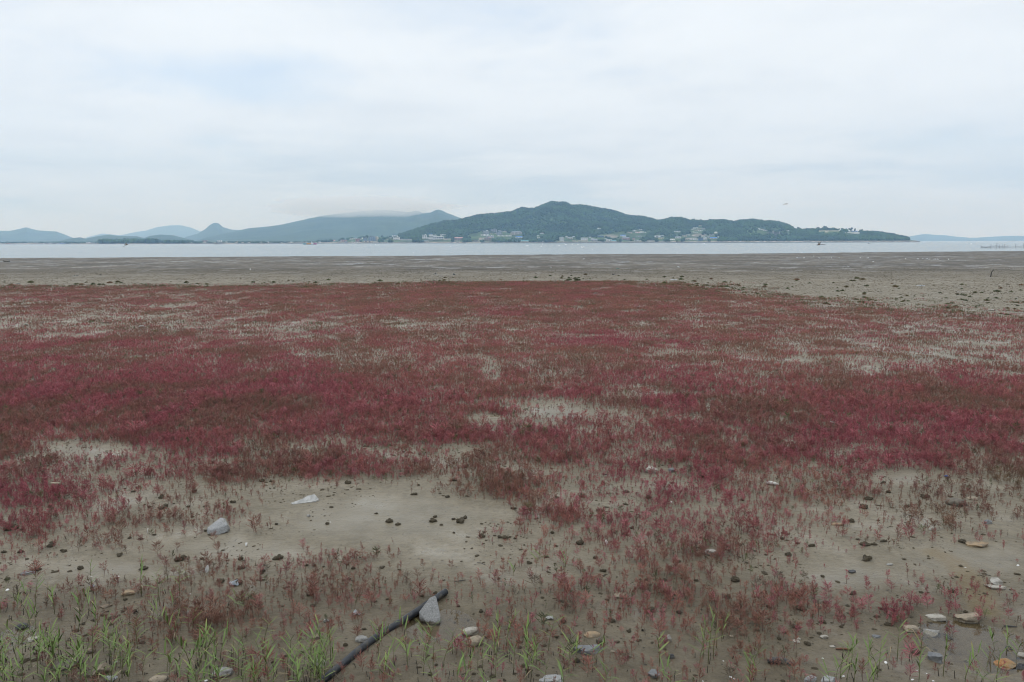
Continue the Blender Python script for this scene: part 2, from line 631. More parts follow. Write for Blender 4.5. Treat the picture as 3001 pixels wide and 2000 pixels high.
def scatter(name, protos, pts, rot, scl, idx, col=None, kind='stuff', label=None):
    """ONE stuff object: geometry-node instances of a few plants (protos) on points"""
    coll = bpy.data.collections.new(name + '_kinds')
    for i, me in enumerate(protos):
        o = bpy.data.objects.new('%s_kind_%03d' % (name, i), me)
        coll.objects.link(o)
    me = bpy.data.meshes.new(name)
    n = len(pts)
    me.vertices.add(n)
    me.vertices.foreach_set('co', np.asarray(pts, np.float32).ravel())
    a = me.attributes.new('rot', 'FLOAT_VECTOR', 'POINT')
    a.data.foreach_set('vector', np.asarray(rot, np.float32).ravel())
    a = me.attributes.new('scl', 'FLOAT_VECTOR', 'POINT')
    a.data.foreach_set('vector', np.asarray(scl, np.float32).ravel())
    a = me.attributes.new('idx', 'INT', 'POINT')
    a.data.foreach_set('value', np.asarray(idx, np.int32))
    if col is not None:
        a = me.attributes.new('col', 'FLOAT_COLOR', 'POINT')
        c4 = np.concatenate([np.asarray(col, np.float32), np.ones((n, 1), np.float32)], 1)
        a.data.foreach_set('color', c4.ravel())
    o = link(name, me)
    ng = bpy.data.node_groups.new(name + '_scatter', 'GeometryNodeTree')
    ng.interface.new_socket('Geometry', in_out='INPUT', socket_type='NodeSocketGeometry')
    ng.interface.new_socket('Geometry', in_out='OUTPUT', socket_type='NodeSocketGeometry')
    gi = ng.nodes.new('NodeGroupInput')
    go = ng.nodes.new('NodeGroupOutput')
    ci = ng.nodes.new('GeometryNodeCollectionInfo')
    ci.inputs['Collection'].default_value = coll
    ci.inputs['Separate Children'].default_value = True
    ci.inputs['Reset Children'].default_value = True
    mp = ng.nodes.new('GeometryNodeMeshToPoints')
    ip = ng.nodes.new('GeometryNodeInstanceOnPoints')
    ip.inputs['Pick Instance'].default_value = True

    def na(nm, dt):
        nd = ng.nodes.new('GeometryNodeInputNamedAttribute')
        nd.data_type = dt
        nd.inputs['Name'].default_value = nm
        return [s for s in nd.outputs if s.enabled and s.name == 'Attribute'][0]
    L = ng.links.new
    L(gi.outputs[0], mp.inputs[0])
    L(mp.outputs[0], ip.inputs['Points'])
    L(ci.outputs[0], ip.inputs['Instance'])
    L(na('idx', 'INT'), ip.inputs['Instance Index'])
    er = ng.nodes.new('FunctionNodeEulerToRotation')
    L(na('rot', 'FLOAT_VECTOR'), er.inputs[0])
    L(er.outputs[0], ip.inputs['Rotation'])
    L(na('scl', 'FLOAT_VECTOR'), ip.inputs['Scale'])
    L(ip.outputs[0], go.inputs[0])
    md = o.modifiers.new('scatter', 'NODES')
    md.node_group = ng
    tag(o, label, None, None, kind)
    return o


# ================================================================== SETTING: mud, sea, ponds
MUD = make_mud()


def build_ground():
    D = np.concatenate([np.linspace(-25, 5, 12), np.geomspace(5.4, 470, 430)])
    B = np.linspace(-0.98, 0.98, 430)
    Dg, Bg = np.meshgrid(D, B, indexing='ij')
    X = Bg * (np.maximum(Dg, 4) + 3.5)
    X = np.where(Dg < 5, X * (1 + (5 - Dg) * 0.1), X)
    Z = ground_z(X, Dg)
    me = grid_mesh('mudflat', X, Dg, Z, MUD)
    px, py = to_px(X, Dg, 0)
    edge = field_edge(px)
    nn = fbm(X / 9.0, Dg / 9.0, 3, 61) - 0.5
    tan_ = sstep(py + 10 * nn, edge + 8, edge - 6) if False else (1 - sstep(py + 14 * nn, edge - 4, edge + 16))
    tan_ *= sstep(py + 10 * nn, 768, 822)
    far = 1 - sstep(py + 12 * nn, 780, 828)
    st = np.zeros_like(X)
    path = [(2745, 1625), (2800, 1650), (2835, 1690), (2860, 1730), (2885, 1790)]
    for (a, b) in zip(path[:-1], path[1:]):
        pa, pb = at(*a, 0), at(*b, 0)
        vx, vy = pb.x - pa.x, pb.y - pa.y
        t = np.clip(((X - pa.x) * vx + (Dg - pa.y) * vy) / (vx * vx + vy * vy), 0, 1)
        r = np.hypot(X - pa.x - t * vx, Dg - pa.y - t * vy)
        st = np.maximum(st, 1 - sstep(r + 0.10 * nn, 0.08, 0.28))
    col = np.stack([far, tan_, st, np.ones_like(far)], -1).reshape(-1, 4)
    a = me.attributes.new('zone', 'FLOAT_COLOR', 'POINT')
    a.data.foreach_set('color', col.astype(np.float32).ravel())
    dens = np.where(Dg > 6, density(X, np.maximum(Dg, 6.0)), 0)
    damp = np.clip(.9 * sstep(py, 1600, 1800) + .55 * np.clip(dens * 1.3, 0, 1) * sstep(py, 900, 1300), 0, 1)  # damp mud; weaker grazing sheen nearby and shade under plants painted in too
    film = np.zeros_like(X)
    for (cx, cy, rx, ry) in [(1130, 1525, 400, 92), (700, 1610, 260, 40), (300, 1672, 230, 34), (2850, 1640, 300, 60), (2640, 1400, 120, 32), (2500, 1690, 160, 60), (1640, 1215, 150, 30), (230, 1325, 130, 26)]:
        film = np.maximum(film, 1 - sstep(np.hypot((px - cx) / rx, (py - cy) / ry), .2, 1.4))
    film = np.maximum(film, .75 * sstep(px, 2000, 2500) * sstep(py, 860, 920) * (1 - sstep(py, 1080, 1150)) * sstep(fbm(X / 3, Dg / 5, 3, 19), .45, .6))
    a = me.attributes.new('film', 'FLOAT', 'POINT')
    a.data.foreach_set('value', film.astype(np.float32).ravel())
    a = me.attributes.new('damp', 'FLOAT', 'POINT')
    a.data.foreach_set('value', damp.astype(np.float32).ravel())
    o = link('mudflat', me)
    tag(o, 'wide grey-brown tidal mud flat', None, None, 'structure')


EDGE_X = [-600, 0, 600, 1000, 1600, 1800, 2000, 2300, 2600, 3000, 3600]
EDGE_Y = [842, 842, 840, 835, 823, 826, 836, 868, 895, 912, 930]


def field_edge(px):
    return np.interp(px, EDGE_X, EDGE_Y)



def build_sea():
    ys = np.concatenate([np.linspace(180, 480, 20), np.geomspace(500, 40000, 30)])
    b = np.linspace(-1.3, 1.3, 40)
    Yg, Bg = np.meshgrid(ys, b, indexing='ij')
    me = grid_mesh('sea', Bg * (Yg + 60), Yg, np.full_like(Yg, SEA_Z), make_sea())
    tag(link('sea', me), 'calm pale blue-grey sea beyond the mud', None, None, 'structure')


build_sea()
POND = make_pond()
for (cx, cy, sx, sy, dep) in _ponds:
    vs, fs = [(cx, cy, POND_Z)], []
    for k in range(40):
        a = 2 * math.pi * k / 40
        vs.append((cx + 1.35 * sx * math.cos(a), cy + 1.35 * sy * math.sin(a), POND_Z))
        fs.append((0, k + 1, (k + 1) % 40 + 1))
    tag(link('puddle', mesh_from('puddle', vs, fs, POND)), 'shallow puddle of still water on the mud', None, None, 'structure')

# ================================================================== SETTING: hills
SHORE_Y = 2900.0
FOREST_FLOOR = make_hill('hill_ground', (0.030, 0.052, 0.020), (0.085, 0.130, 0.045), 0.012)

MAIN = [(1095, 709), (1125, 701), (1161, 690), (1222, 671), (1260, 657), (1308, 647), (1349, 644), (1375, 636), (1413, 628), (1451, 627), (1500, 621),
        (1529, 610), (1564, 612), (1592, 601), (1618, 591), (1637, 593), (1656, 591), (1675, 602), (1701, 600), (1729, 605), (1761, 612),
        (1790, 616), (1819, 625), (1847, 633), (1882, 635), (1908, 640), (1927, 647), (1946, 643), (1969, 638), (1997, 638), (2023, 644),
        (2042, 646), (2067, 647), (2090, 645), (2115, 645), (2147, 650), (2169, 646), (2201, 644), (2250, 648), (2269, 648), (2291, 653),
        (2314, 661), (2330, 672), (2355, 673), (2416, 671), (2480, 673), (2531, 680), (2569, 680), (2601, 686), (2627, 692), (2655, 700),
        (2668, 705.5), (2690, 708.6), (2705, 712)]
_mb, _me = [], []
for (px, py) in MAIN:
    d = ray(px, py)
    _mb.append(d.x / d.y)
    _me.append(d.z / d.y)
_mb, _me = np.array(_mb), np.array(_me)
_rd = np.interp(_mb, [ray(x, 700).x / ray(x, 700).y for x in (1100, 1250, 1900, 1960, 2300, 2340, 2700)],
                [3250, 3700, 4000, 3600, 3450, 3230, 3130])


def shore_of(b):
    return SHORE_Y + 60 * (fbm(b * 14, b * 0 + 1.7, 3, 91) - 0.5)


def main_z(x, y):
    x = np.asarray(x, float)
    y = np.asarray(y, float)
    b = x / y
    e = np.interp(b, _mb, _me, left=-0.004, right=-0.006)
    dr = np.interp(b, _mb, _rd)
    hr = CAM_H + e * dr
    ds = shore_of(b)
    tree = np.clip(hr * 0.2, 0, 8.5)
    hr = hr - tree
    t = (y - ds) / (dr - ds)
    tc = np.clip(t, 0, 1)
    s = 0.42 * tc + 0.58 * (tc * tc * (3 - 2 * tc))
    h = np.maximum(hr, 0) * s
    lump = (fbm(x / 160.0, y / 220.0, 4, 51) - 0.5) * 0.55 * np.maximum(hr, 0) * (tc * (1 - tc) * 2.2)
    h = h + lump
    h = h + 3.2 * sstep(t, 0.0, 0.03) * (hr > 0)
    h = np.where(t < 0, 3.0 * t * 8, h)
    back = np.clip((y - dr) / 900.0, 0, 1)
    h = np.where(t > 1, hr * (1 - back ** 1.2) , h)
    h = np.where(hr <= 0, np.minimum(h, -2 + 0 * h), h)
    return np.maximum(h, -3.0)


def main_hit(px, py):
    d = ray(px, py)
    ys = np.linspace(2860, 4100, 900)
    k = ys / d.y
    xs, zs = d.x * k, CAM_H + d.z * k
    hz = main_z(xs, ys)
    ok = np.nonzero((hz >= zs) & (hz > 0.6))[0]
    if len(ok) == 0:
        i = int(np.argmax(hz - zs))
    else:
        i = int(ok[0])
    return Vector((xs[i], ys[i], hz[i]))


def build_main_hill():
    pxs = np.arange(1060, 2720, 3.0)
    b = np.array([ray(p, 709).x / ray(p, 709).y for p in pxs])
    ys = np.concatenate([np.linspace(2840, 3000, 30), np.linspace(3012, 4200, 75), np.linspace(4260, 5000, 10)])
    Yg, Bg = np.meshgrid(ys, b, indexing='ij')
    X = Bg * Yg
    Z = main_z(X, Yg)
    me = grid_mesh('wooded_hill', X, Yg, Z, FOREST_FLOOR)
    qx, qy = to_px(X, Yg, Z)
    bare = np.zeros_like(X)
    for (cx, cy, rx, ry) in [(1792, 693, 24, 5), (1190, 700, 26, 4), (1425, 700, 16, 4), (1408, 704, 6, 9), (2050, 690, 24, 5), (2030, 700, 30, 3)]:
        r = np.hypot((qx - cx) / rx, (qy - cy) / ry) + 0.5 * (fbm(X / 40, Yg / 40, 3, 14) - 0.5)
        bare = np.maximum(bare, 1 - sstep(r, 0.7, 1.05))
    a = me.attributes.new('bare', 'FLOAT', 'POINT')
    a.data.foreach_set('value', bare.astype(np.float32).ravel())
    tag(link('wooded_hill', me), 'long wooded hill across the water', None, None, 'structure')


build_main_hill()


def ridge(name, prof, D, depth, mat, label, amp=0.25, base=-4.0, lump=400.0, seed=3):
    px = np.array([p[0] for p in prof], float)
    pxs = np.arange(px[0], px[-1] + 1, 3.0)
    pys = np.interp(pxs, px, [p[1] for p in prof])
    dirs = [ray(a, b) for a, b in zip(pxs, pys)]
    b = np.array([d.x / d.y for d in dirs])
    e = np.array([d.z / d.y for d in dirs])
    hr = np.maximum(CAM_H + e * D, 0)
    t = np.concatenate([np.linspace(-0.05, 1, 46), np.linspace(1.04, 2.0, 12)])
    T, Bg = np.meshgrid(t, b, indexing='ij')
    Y = D - depth + T * depth
    X = Bg * Y
    H = np.broadcast_to(hr, T.shape)
    tc = np.clip(T, 0, 1)
    s = 0.4 * tc + 0.6 * tc * tc * (3 - 2 * tc)
    Z = H * s + (fbm(X / lump, Y / lump, 5, seed) - 0.5) * amp * H * tc * (1 - tc) * 4
    back = np.clip(T - 1, 0, 1)
    Z = np.where(T > 1, H * (1 - back), Z)
    Z = np.where(T < 0, base, Z)
    rough = (fbm(X / (lump * 0.03), Y / (lump * 0.03), 2, seed + 5) - 0.5) * 0.03 * H
    Z = Z + rough * (T > 0)
    me = grid_mesh(name, X, Y, Z, mat)
    tag(link(name, me), label, None, None, 'structure')


FAR_HILL = make_hill('far_wood', (0.026, 0.046, 0.022), (0.055, 0.085, 0.036), 0.006, shore=False)
ridge('mountain', [(-400, 700), (-200, 690), (-100, 676), (0, 677), (30, 677), (55, 672), (75, 667), (95, 672), (112, 676), (165, 679), (195, 690), (215, 698), (240, 708), (260, 712)],
      9000, 1500, FAR_HILL, 'blue hill at the far left of the bay', seed=3)
ridge('mountain', [(160, 712), (200, 700), (235, 696), (250, 700), (290, 692), (322, 688), (345, 692), (400, 693), (422, 698), (440, 692), (470, 688), (505, 690), (535, 697), (570, 706), (600, 711)],
      6000, 900, FAR_HILL, 'low wooded blue hills behind the left shore', seed=13)
ridge('mountain', [(230, 705), (262, 694), (300, 685), (330, 688), (352, 690), (400, 680), (430, 676), (460, 666), (500, 661), (530, 661), (560, 668), (590, 680), (640, 698), (660, 705)],
      15000, 2500, FAR_HILL, 'palest far mountain fading into the haze', seed=23)
ridge('mountain', [(530, 705), (545, 695), (580, 685), (600, 673), (615, 660), (628, 653), (640, 655), (655, 667), (680, 674), (720, 675), (760, 682), (800, 690), (860, 702), (880, 708)],
      9000, 1100, FAR_HILL, 'pointed blue peak left of the big mountain', seed=33, amp=0.12)
ridge('mountain', [(560, 711), (600, 697), (650, 687), (700, 676), (730, 669), (760, 667), (790, 664), (830, 658), (870, 649), (910, 640), (950, 632), (1000, 627), (1060, 620), (1120, 617), (1190, 622),
                   (1205, 622), (1222, 617), (1240, 625), (1258, 624), (1285, 614), (1312, 626), (1350, 640), (1400, 655), (1450, 675), (1500, 700), (1510, 709)],
      7600, 2600, FAR_HILL, 'big blue mountain with its top in cloud', seed=43, lump=700, amp=0.35)
ridge('mountain', [(2560, 712), (2650, 696), (2680, 691), (2710, 686), (2740, 689), (2770, 690), (2800, 694), (2850, 698), (2880, 696), (2950, 692), (3001, 692), (3100, 690), (3250, 697), (3400, 706)],
      13000, 1800, FAR_HILL, 'faint island on the horizon at the right', seed=53)


def build_plain():
    pxs = np.arange(-500, 1230, 6.0)
    b = np.array([ray(p, 709).x / ray(p, 709).y for p in pxs])
    ys = np.concatenate([np.linspace(2860, 3000, 26), np.linspace(3020, 6500, 40)])
    Yg, Bg = np.meshgrid(ys, b, indexing='ij')
    X = Bg * Yg
    Z = plain_z(X, Yg)
    me = grid_mesh('coastal_plain', X, Yg, Z, FOREST_FLOOR)
    a = me.attributes.new('bare', 'FLOAT', 'POINT')
    bare = sstep(fbm(X / 60, Yg / 200, 3, 8), 0.55, 0.65) * (1 - sstep(Yg, 3000, 3300)) * 0.7
    a.data.foreach_set('value', bare.astype(np.float32).ravel())
    tag(link('coastal_plain', me), 'low shore along the left of the bay', None, None, 'structure')


def plain_z(x, y):
    b = np.asarray(x, float) / np.asarray(y, float)
    ds = shore_of(b) + 30
    z = 2.2 * sstep(y, ds, ds + 25) - 2.5 * (1 - sstep(y, ds - 40, ds)) + 0.006 * np.clip(np.asarray(y) - ds - 50, 0, 800)
    rise = sstep(b, ray(940, 709).x / ray(940, 709).y, ray(1120, 709).x / ray(1120, 709).y)
    z = z + rise * (0.05 * np.clip(np.asarray(y) - ds - 40, 0, 420))
    return z


build_plain()


def plain_hit(px, py):
    d = ray(px, py)
    ys = np.linspace(2900, 4200, 700)
    k = ys / d.y
    xs, zs = d.x * k, CAM_H + d.z * k
    hz = plain_z(xs, ys)
    ok = np.nonzero((hz >= zs) & (hz > 0.8))[0]
    i = int(ok[0]) if len(ok) else int(np.argmax(hz - zs))
    return Vector((xs[i], ys[i], hz[i]))


def far_hit(px, py):
    return main_hit(px, py) if px > 1125 else plain_hit(px, py)


# haze: even air round everything
def build_haze():
    mt = bpy.data.materials.new('haze_air')
    mt.use_nodes = True
    mt.node_tree.nodes.clear()
    t = NT(mt.node_tree)
    out = t.n('ShaderNodeOutputMaterial')
    pv = t.n('ShaderNodeVolumePrincipled', {'Color': (0.42, 0.67, 1.0, 1), 'Absorption Color': (1, 1, 1, 1), 'Density': 1.2e-4, 'Anisotropy': 0.4})
    t.link(pv.outputs[0], out.inputs['Volume'])
    me = MB().box(-26000, 26000, -300, 19000, -9, 700).mesh('haze', mt)
    tag(link('haze', me), 'pale blue sea haze over the bay', None, None, 'stuff')


build_haze()


def build_low_cloud():  # low cloud on the big mountain, modelled as volumes inside the haze
    mt = bpy.data.materials.new('low_cloud_air')
    mt.use_nodes = True
    mt.node_tree.nodes.clear()
    t = NT(mt.node_tree)
    out = t.n('ShaderNodeOutputMaterial')
    pv = t.n('ShaderNodeVolumePrincipled', {'Color': (0.90, 0.96, 1.0, 1), 'Absorption Color': (1, 1, 1, 1), 'Density': 0.0024, 'Anisotropy': 0.5})
    t.link(pv.outputs[0], out.inputs['Volume'])
    v, f = ICO[3]
    for (px, py, D, rx, ry, rz, lab) in [(1040, 604, 6900, 760, 420, 98, 'pale low cloud wrapped round the top of the big mountain'), (1255, 606, 7200, 330, 300, 30, 'wisp of low cloud over the twin tops of the big mountain')]:
        d = ray(px, py)
        k = D / d.y
        vv = v * np.array([rx, ry, rz]) * (1 + .7 * noise3(v, 1.3, 33) + .3 * noise3(v, 3.5, 35))[:, None]
        o = link('low_cloud', mesh_from('low_cloud', vv, f, mt, True), None, (d.x * k, D, CAM_H + d.z * k))
        tag(o, lab, None, None, 'stuff')


build_low_cloud()

# ================================================================== SUAEDA FIELD
# share of full cover, rows = photo y, columns = photo x
DX = [-400, 0, 250, 500, 750, 1000, 1250, 1500, 1750, 2000, 2250, 2500, 2750, 3000, 3400]
DTAB = {
    830:  [.5, .5, .5, .5, .5, .5, .6, .7, .7, .6, .3, .1, .0, .0, .0],
    870:  [.6, .60, .55, .50, .55, .65, .75, .8, .8, .75, .55, .35, .2, .15, .1],
    920:  [.5, .45, .45, .50, .60, .70, .75, .75, .75, .75, .75, .70, .60, .50, .5],
    960:  [.4, .30, .40, .40, .45, .55, .60, .60, .70, .72, .65, .65, .60, .55, .5],
    1000: [.9, .90, .90, .90, .85, .85, .85, .85, .85, .80, .70, .60, .50, .50, .5],
    1060: [1., 1.0, 1.0, 1.0, .95, .90, .85, .85, .85, .75, .65, .55, .50, .55, .5],
    1130: [1., 1.0, 1.0, 1.0, 1.0, .90, .75, .70, .75, .75, .75, .75, .75, .75, .7],
    1180: [1., 1.0, 1.0, 1.0, 1.0, .90, .75, .65, .65, .72, .80, .85, .85, .75, .7],
    1230: [.9, .85, .85, .90, .90, .85, .80, .35, .35, .70, .85, .90, .80, .70, .6],
    1290: [.8, .80, .70, .80, .80, .80, .75, .70, .75, .80, .85, .85, .80, .65, .6],
    1340: [.7, .75, .42, .65, .68, .68, .58, .58, .65, .72, .80, .80, .80, .65, .5],
    1390: [.7, .78, .70, .58, .50, .60, .58, .42, .55, .62, .66, .60, .60, .55, .4],
    1430: [.7, .68, .60, .42, .36, .15, .22, .52, .32, .38, .50, .42, .40, .46, .4],
    1480: [.65, .62, .54, .30, .24, .03, .03, .42, .34, .36, .52, .46, .42, .42, .3],
    1540: [.5, .50, .42, .34, .20, .02, .02, .26, .36, .26, .46, .44, .42, .36, .3],
    1590: [.4, .38, .34, .12, .05, .02, .03, .10, .22, .24, .34, .20, .10, .20, .2],
    1640: [.3, .28, .08, .05, .12, .34, .05, .10, .18, .34, .22, .03, .02, .04, .1],
    1690: [.2, .12, .06, .25, .34, .35, .06, .18, .32, .36, .24, .06, .10, .12, .1],
    1740: [.25, .25, .28, .36, .44, .48, .18, .28, .48, .48, .40, .22, .30, .30, .2],
    1800: [.2, .20, .25, .40, .48, .42, .26, .28, .32, .34, .42, .36, .36, .34, .2],
    1850: [.15, .15, .18, .38, .45, .32, .28, .26, .28, .28, .34, .26, .24, .22, .2],
    1920: [.12, .12, .10, .18, .25, .18, .20, .25, .25, .22, .25, .10, .06, .06, .1],
    2050: [.10, .10, .10, .15, .15, .15, .20, .25, .25, .20, .20, .08, .08, .08, .1],
}
_rows = sorted(DTAB)
_tab = np.array([DTAB[r] for r in _rows])
BARE = [(1130, 1525, 400, 92), (700, 1605, 260, 45), (1620, 1205, 150, 30), (1430, 1235, 60, 20), (1330, 1340, 60, 38), (230, 1325, 130, 28),
        (300, 1672, 230, 34), (2850, 1640, 300, 60), (2640, 1400, 120, 32), (2500, 1690, 160, 60), (1300, 1650, 200, 45), (2480, 1900, 130, 70),
        (2880, 1880, 150, 60), (430, 1700, 100, 30), (2530, 1080, 80, 18), (2350, 1055, 60, 14), (2880, 1010, 90, 16), (1440, 1085, 30, 40)]
FULL = [(350, 1090, 520, 100, .35), (1050, 1380, 230, 34, .5), (800, 1390, 110, 40, .3), (1450, 1430, 80, 36, .5), (1970, 1460, 80, 30, .25), (1650, 1515, 90, 32, .45),
        (2080, 1625, 90, 30, .22), (660, 1520, 90, 30, .4), (1920, 1740, 60, 30, .35), (1680, 1770, 70, 50, .35), (2250, 1560, 100, 32, .25), (2630, 1800, 60, 45, .5),
        (2200, 1800, 60, 40, .4), (2330, 1740, 60, 40, .4), (1070, 1640, 60, 15, .5), (115, 1580, 90, 25, .3), (1700, 1335, 50, 18, .4), (1480, 1215, 55, 12, .5),
        (560, 1400, 240, 20, .35), (2100, 1400, 60, 20, .3)]


def density(x, y):
    px, py = to_px(x, y, 0)
    ci = np.clip(np.interp(px, DX, np.arange(len(DX))), 0, len(DX) - 1.001)
    ri = np.clip(np.interp(py, _rows, np.arange(len(_rows))), 0, len(_rows) - 1.001)
    c0, r0 = ci.astype(int), ri.astype(int)
    fc, fr = ci - c0, ri - r0
    d = (_tab[r0, c0] * (1 - fc) * (1 - fr) + _tab[r0, c0 + 1] * fc * (1 - fr) + _tab[r0 + 1, c0] * (1 - fc) * fr + _tab[r0 + 1, c0 + 1] * fc * fr)
    wob = (fbm(x / 1.2, y / 2.2, 3, 71) - 0.5)
    for (cx, cy, rx, ry, am) in FULL:
        r = np.hypot((px - cx) / rx, (py - cy) / ry) + 1.1 * wob
        d = d + am * (1 - sstep(r, 0.5, 1.1))
    for (cx, cy, rx, ry) in BARE:
        r = np.hypot((px - cx) / rx, (py - cy) / ry) + 1.2 * wob
        d = d * ((.0 if (cx, cy) == (1130, 1525) else .22) + (1 if (cx, cy) == (1130, 1525) else .78) * sstep(r, 0.5, 1.25))
    n1 = fbm(x / 0.85, y / 0.85, 3, 81)
    n2 = fbm(x / 4.0, y / 6.0, 3, 86)
    nn = 0.62 * n1 + 0.38 * n2
    d = np.clip(d, 0, 1.1)
    thr = 0.64 - 0.34 * d                      # d high: nearly everywhere
    k = sstep(nn, thr - 0.12, thr + 0.13)
    core = 1 - sstep(np.hypot((px - 1130) / 420, (py - 1525) / 95) + .5 * wob, .75, 1.1)
    out = d * (0.27 * (1 - core) + 0.68 * k) * (.55 + .9 * vnoise(x / .28, y / .28, 89))
    out = out + .035 * sstep(fbm(x / .5, y / .5, 2, 88), .45, .62) * sstep(d, .015, .12) * (1 - core)
    out = np.clip(out, 0, 1)
    soft = sstep(px, 1700, 2400)
    wv = (fbm(x / 2.5, y / 4.0, 3, 93) - 0.5) * 2
    out = out * sstep(py + (7 + 26 * soft) * wv, field_edge(px) - 5 - 12 * soft, field_edge(px) + 4 + 26 * soft)
    farp = 1 - sstep(py, 960, 1150)
    out = out * (1 - farp * .42 * sstep(fbm(x / 1.3, y / 3.0, 3, 97), .52, .66))
    return np.where(d < 0.004, 0, out)




build_ground()
CRIMSON = np.array([0.320, 0.084, 0.102])
PINK = np.array([0.39, 0.130, 0.150])
ORANGE = np.array([0.305, 0.135, 0.098])
BROWN = np.array([0.215, 0.120, 0.080])
GREEN = np.array([0.085, 0.100, 0.035])


def plant_colour(x, y):
    px, py = to_px(x, y, 0)
    n = len(x)
    big = fbm(x / 3.0, y / 5.0, 3, 101)
    r = RNG.random(n)
    w_or = np.clip(0.45 + 1.6 * (big - 0.5) + 0.25 * (r - 0.5), 0, 1)
    crim_zone = (1 - sstep(np.hypot((px - 350) / 800, (py - 1090) / 130), 0.5, 1.2))
    w_or = w_or * (1 - 0.75 * crim_zone)
    far_l = (1 - sstep(py, 900, 985))
    w_or = np.clip(w_or + 0.35 * far_l, 0, 1)
    c = CRIMSON[None] * (1 - w_or)[:, None] + ORANGE[None] * w_or[:, None]
    pk = (RNG.random(n) < 0.22)
    c = np.where(pk[:, None], PINK[None], c)
    w_br = np.clip(sstep(fbm(x / 1.6, y / 2.4, 3, 111), 0.44, 0.66) * 0.95 + .35 * sstep(fbm(x / 1.0, y / 4.0, 2, 115), .5, .62) * (1 - sstep(py, 900, 1050)), 0, 1) * (0.4 + 0.6 * RNG.random(n))
    c = c * (1 - w_br)[:, None] + BROWN[None] * w_br[:, None]
    gr = (RNG.random(n) < 0.022 + 0.34 * (1 - sstep(py - field_edge(px), 2, 18 + 26 * sstep(px, 1800, 2400))) + .10 * sstep(fbm(x / 1.4, y / 3.0, 2, 117), .58, .66) * (1 - sstep(py, 930, 1050)))
    c = np.where(gr[:, None], GREEN[None] * (0.8 + 0.5 * RNG.random(n))[:, None], c)
    rg = sstep(px, 2500, 2750) * (1 - sstep(np.abs(py - 1480), 60, 110))
    c = c * 0.97 + c.mean(1, keepdims=True) * 0.03
    c = c * (1 - 0.5 * rg)[:, None] + GREEN[None] * (0.5 * rg)[:, None]
    dead = RNG.random(n) < .05
    c = np.where(dead[:, None], np.array([.16, .125, .09])[None], c)
    c = c * np.interp(y, [8, 15, 34], [.86, .90, 1.16])[:, None]      # plants darker towards the bank, brighter further out
    return c * (0.72 + 0.52 * RNG.random(n))[:, None]


SUAEDA = plant_mat('suaeda', (0.10, 0.045, 0.035))


def suaeda_mesh(i, bushy=0.0, n_br=15, plants=1, spread=0.0, fat=1.0, wide=0.0):
    rnd = random.Random(900 + i)
    V, Fc, T, W = [], [], [], []

    def spindle(a, b, r, tip, var, sides=3):
        a, b = Vector(a), Vector(b)
        t = (b - a).normalized()
        u = t.orthogonal().normalized()
        w = t.cross(u)
        o = len(V)
        mid = a.lerp(b, 0.6)
        V.append(a[:])
        for k in range(sides):
            an = 2 * math.pi * k / sides + rnd.random()
            V.append((mid + (u * math.cos(an) + w * math.sin(an)) * r)[:])
        V.append(b[:])
        for k in range(sides):
            k2 = (k + 1) % sides
            Fc.append((o, o + 1 + k2, o + 1 + k))
            Fc.append((o + 1 + sides, o + 1 + k, o + 1 + k2))
        T.extend([tip] * (sides + 2))
        W.extend([var] * (sides + 2))

    for p in range(plants):
        ox, oy = (rnd.uniform(-spread, spread), rnd.uniform(-spread, spread)) if plants > 1 else (0, 0)
        hs = rnd.uniform(0.65, 1.1) if plants > 1 else 1.0
        lean = Vector((rnd.uniform(-.12, .12), rnd.uniform(-.12, .12), 1)) * hs
        base = Vector((ox, oy, -0.04))

        def along(t):
            return base + Vector((lean.x * t * t, lean.y * t * t, lean.z * t))
        # stem in two pieces
        for (t0, t1, rr) in ((0, .5, .014), (.45, 1.0, .011)):
            a, b = along(t0), along(t1)
            o = len(V)
            for (q, r_) in ((a, rr), (b, rr * .8)):
                for k in range(3):
                    an = 2 * math.pi * k / 3
                    V.append((q.x + r_ * math.cos(an), q.y + r_ * math.sin(an), q.z))
            for k in range(3):
                k2 = (k + 1) % 3
                Fc.append((o + k, o + k2, o + 3 + k2, o + 3 + k))
            T.extend([0.0 if t0 == 0 else 0.5] * 6)
            W.extend([0.5] * 6)
        for q in range(n_br):
            t = rnd.uniform(.30 - .22 * bushy, .95)
            a = along(t)
            an = rnd.uniform(0, 6.28)
            el = rnd.uniform(.60, 1.2) - .22 * wide
            ln = rnd.uniform(.14, .30) * (1.3 - .65 * t) * (1 + .9 * bushy) * (1 + .55 * wide)
            dr = Vector((math.cos(an) * math.cos(el), math.sin(an) * math.cos(el), math.sin(el)))
            b = a + dr * ln
            spindle(a, b, rnd.uniform(.009, .017) * (1 + .5 * bushy) * fat, 1.0, rnd.random())
            # leaflets on the branch
            for _ in range(3 if fat < 1.2 else 2):
                m0 = a.lerp(b, rnd.uniform(.3, .9))
                an2 = rnd.uniform(0, 6.28)
                d2 = Vector((math.cos(an2) * .8, math.sin(an2) * .8, .6))
                spindle(m0, m0 + d2 * rnd.uniform(.05, .09), rnd.uniform(.009, .015) * fat, 1.0, rnd.random())
        spindle(along(.82), along(1.08), .023 * fat, 1.0, rnd.random())
    me = mesh_from('suaeda_plant', V, Fc, SUAEDA)
    a = me.attributes.new('tip', 'FLOAT', 'POINT')
    a.data.foreach_set('value', np.array(T, np.float32))
    a = me.attributes.new('var', 'FLOAT', 'POINT')
    a.data.foreach_set('value', np.array(W, np.float32))
    return me


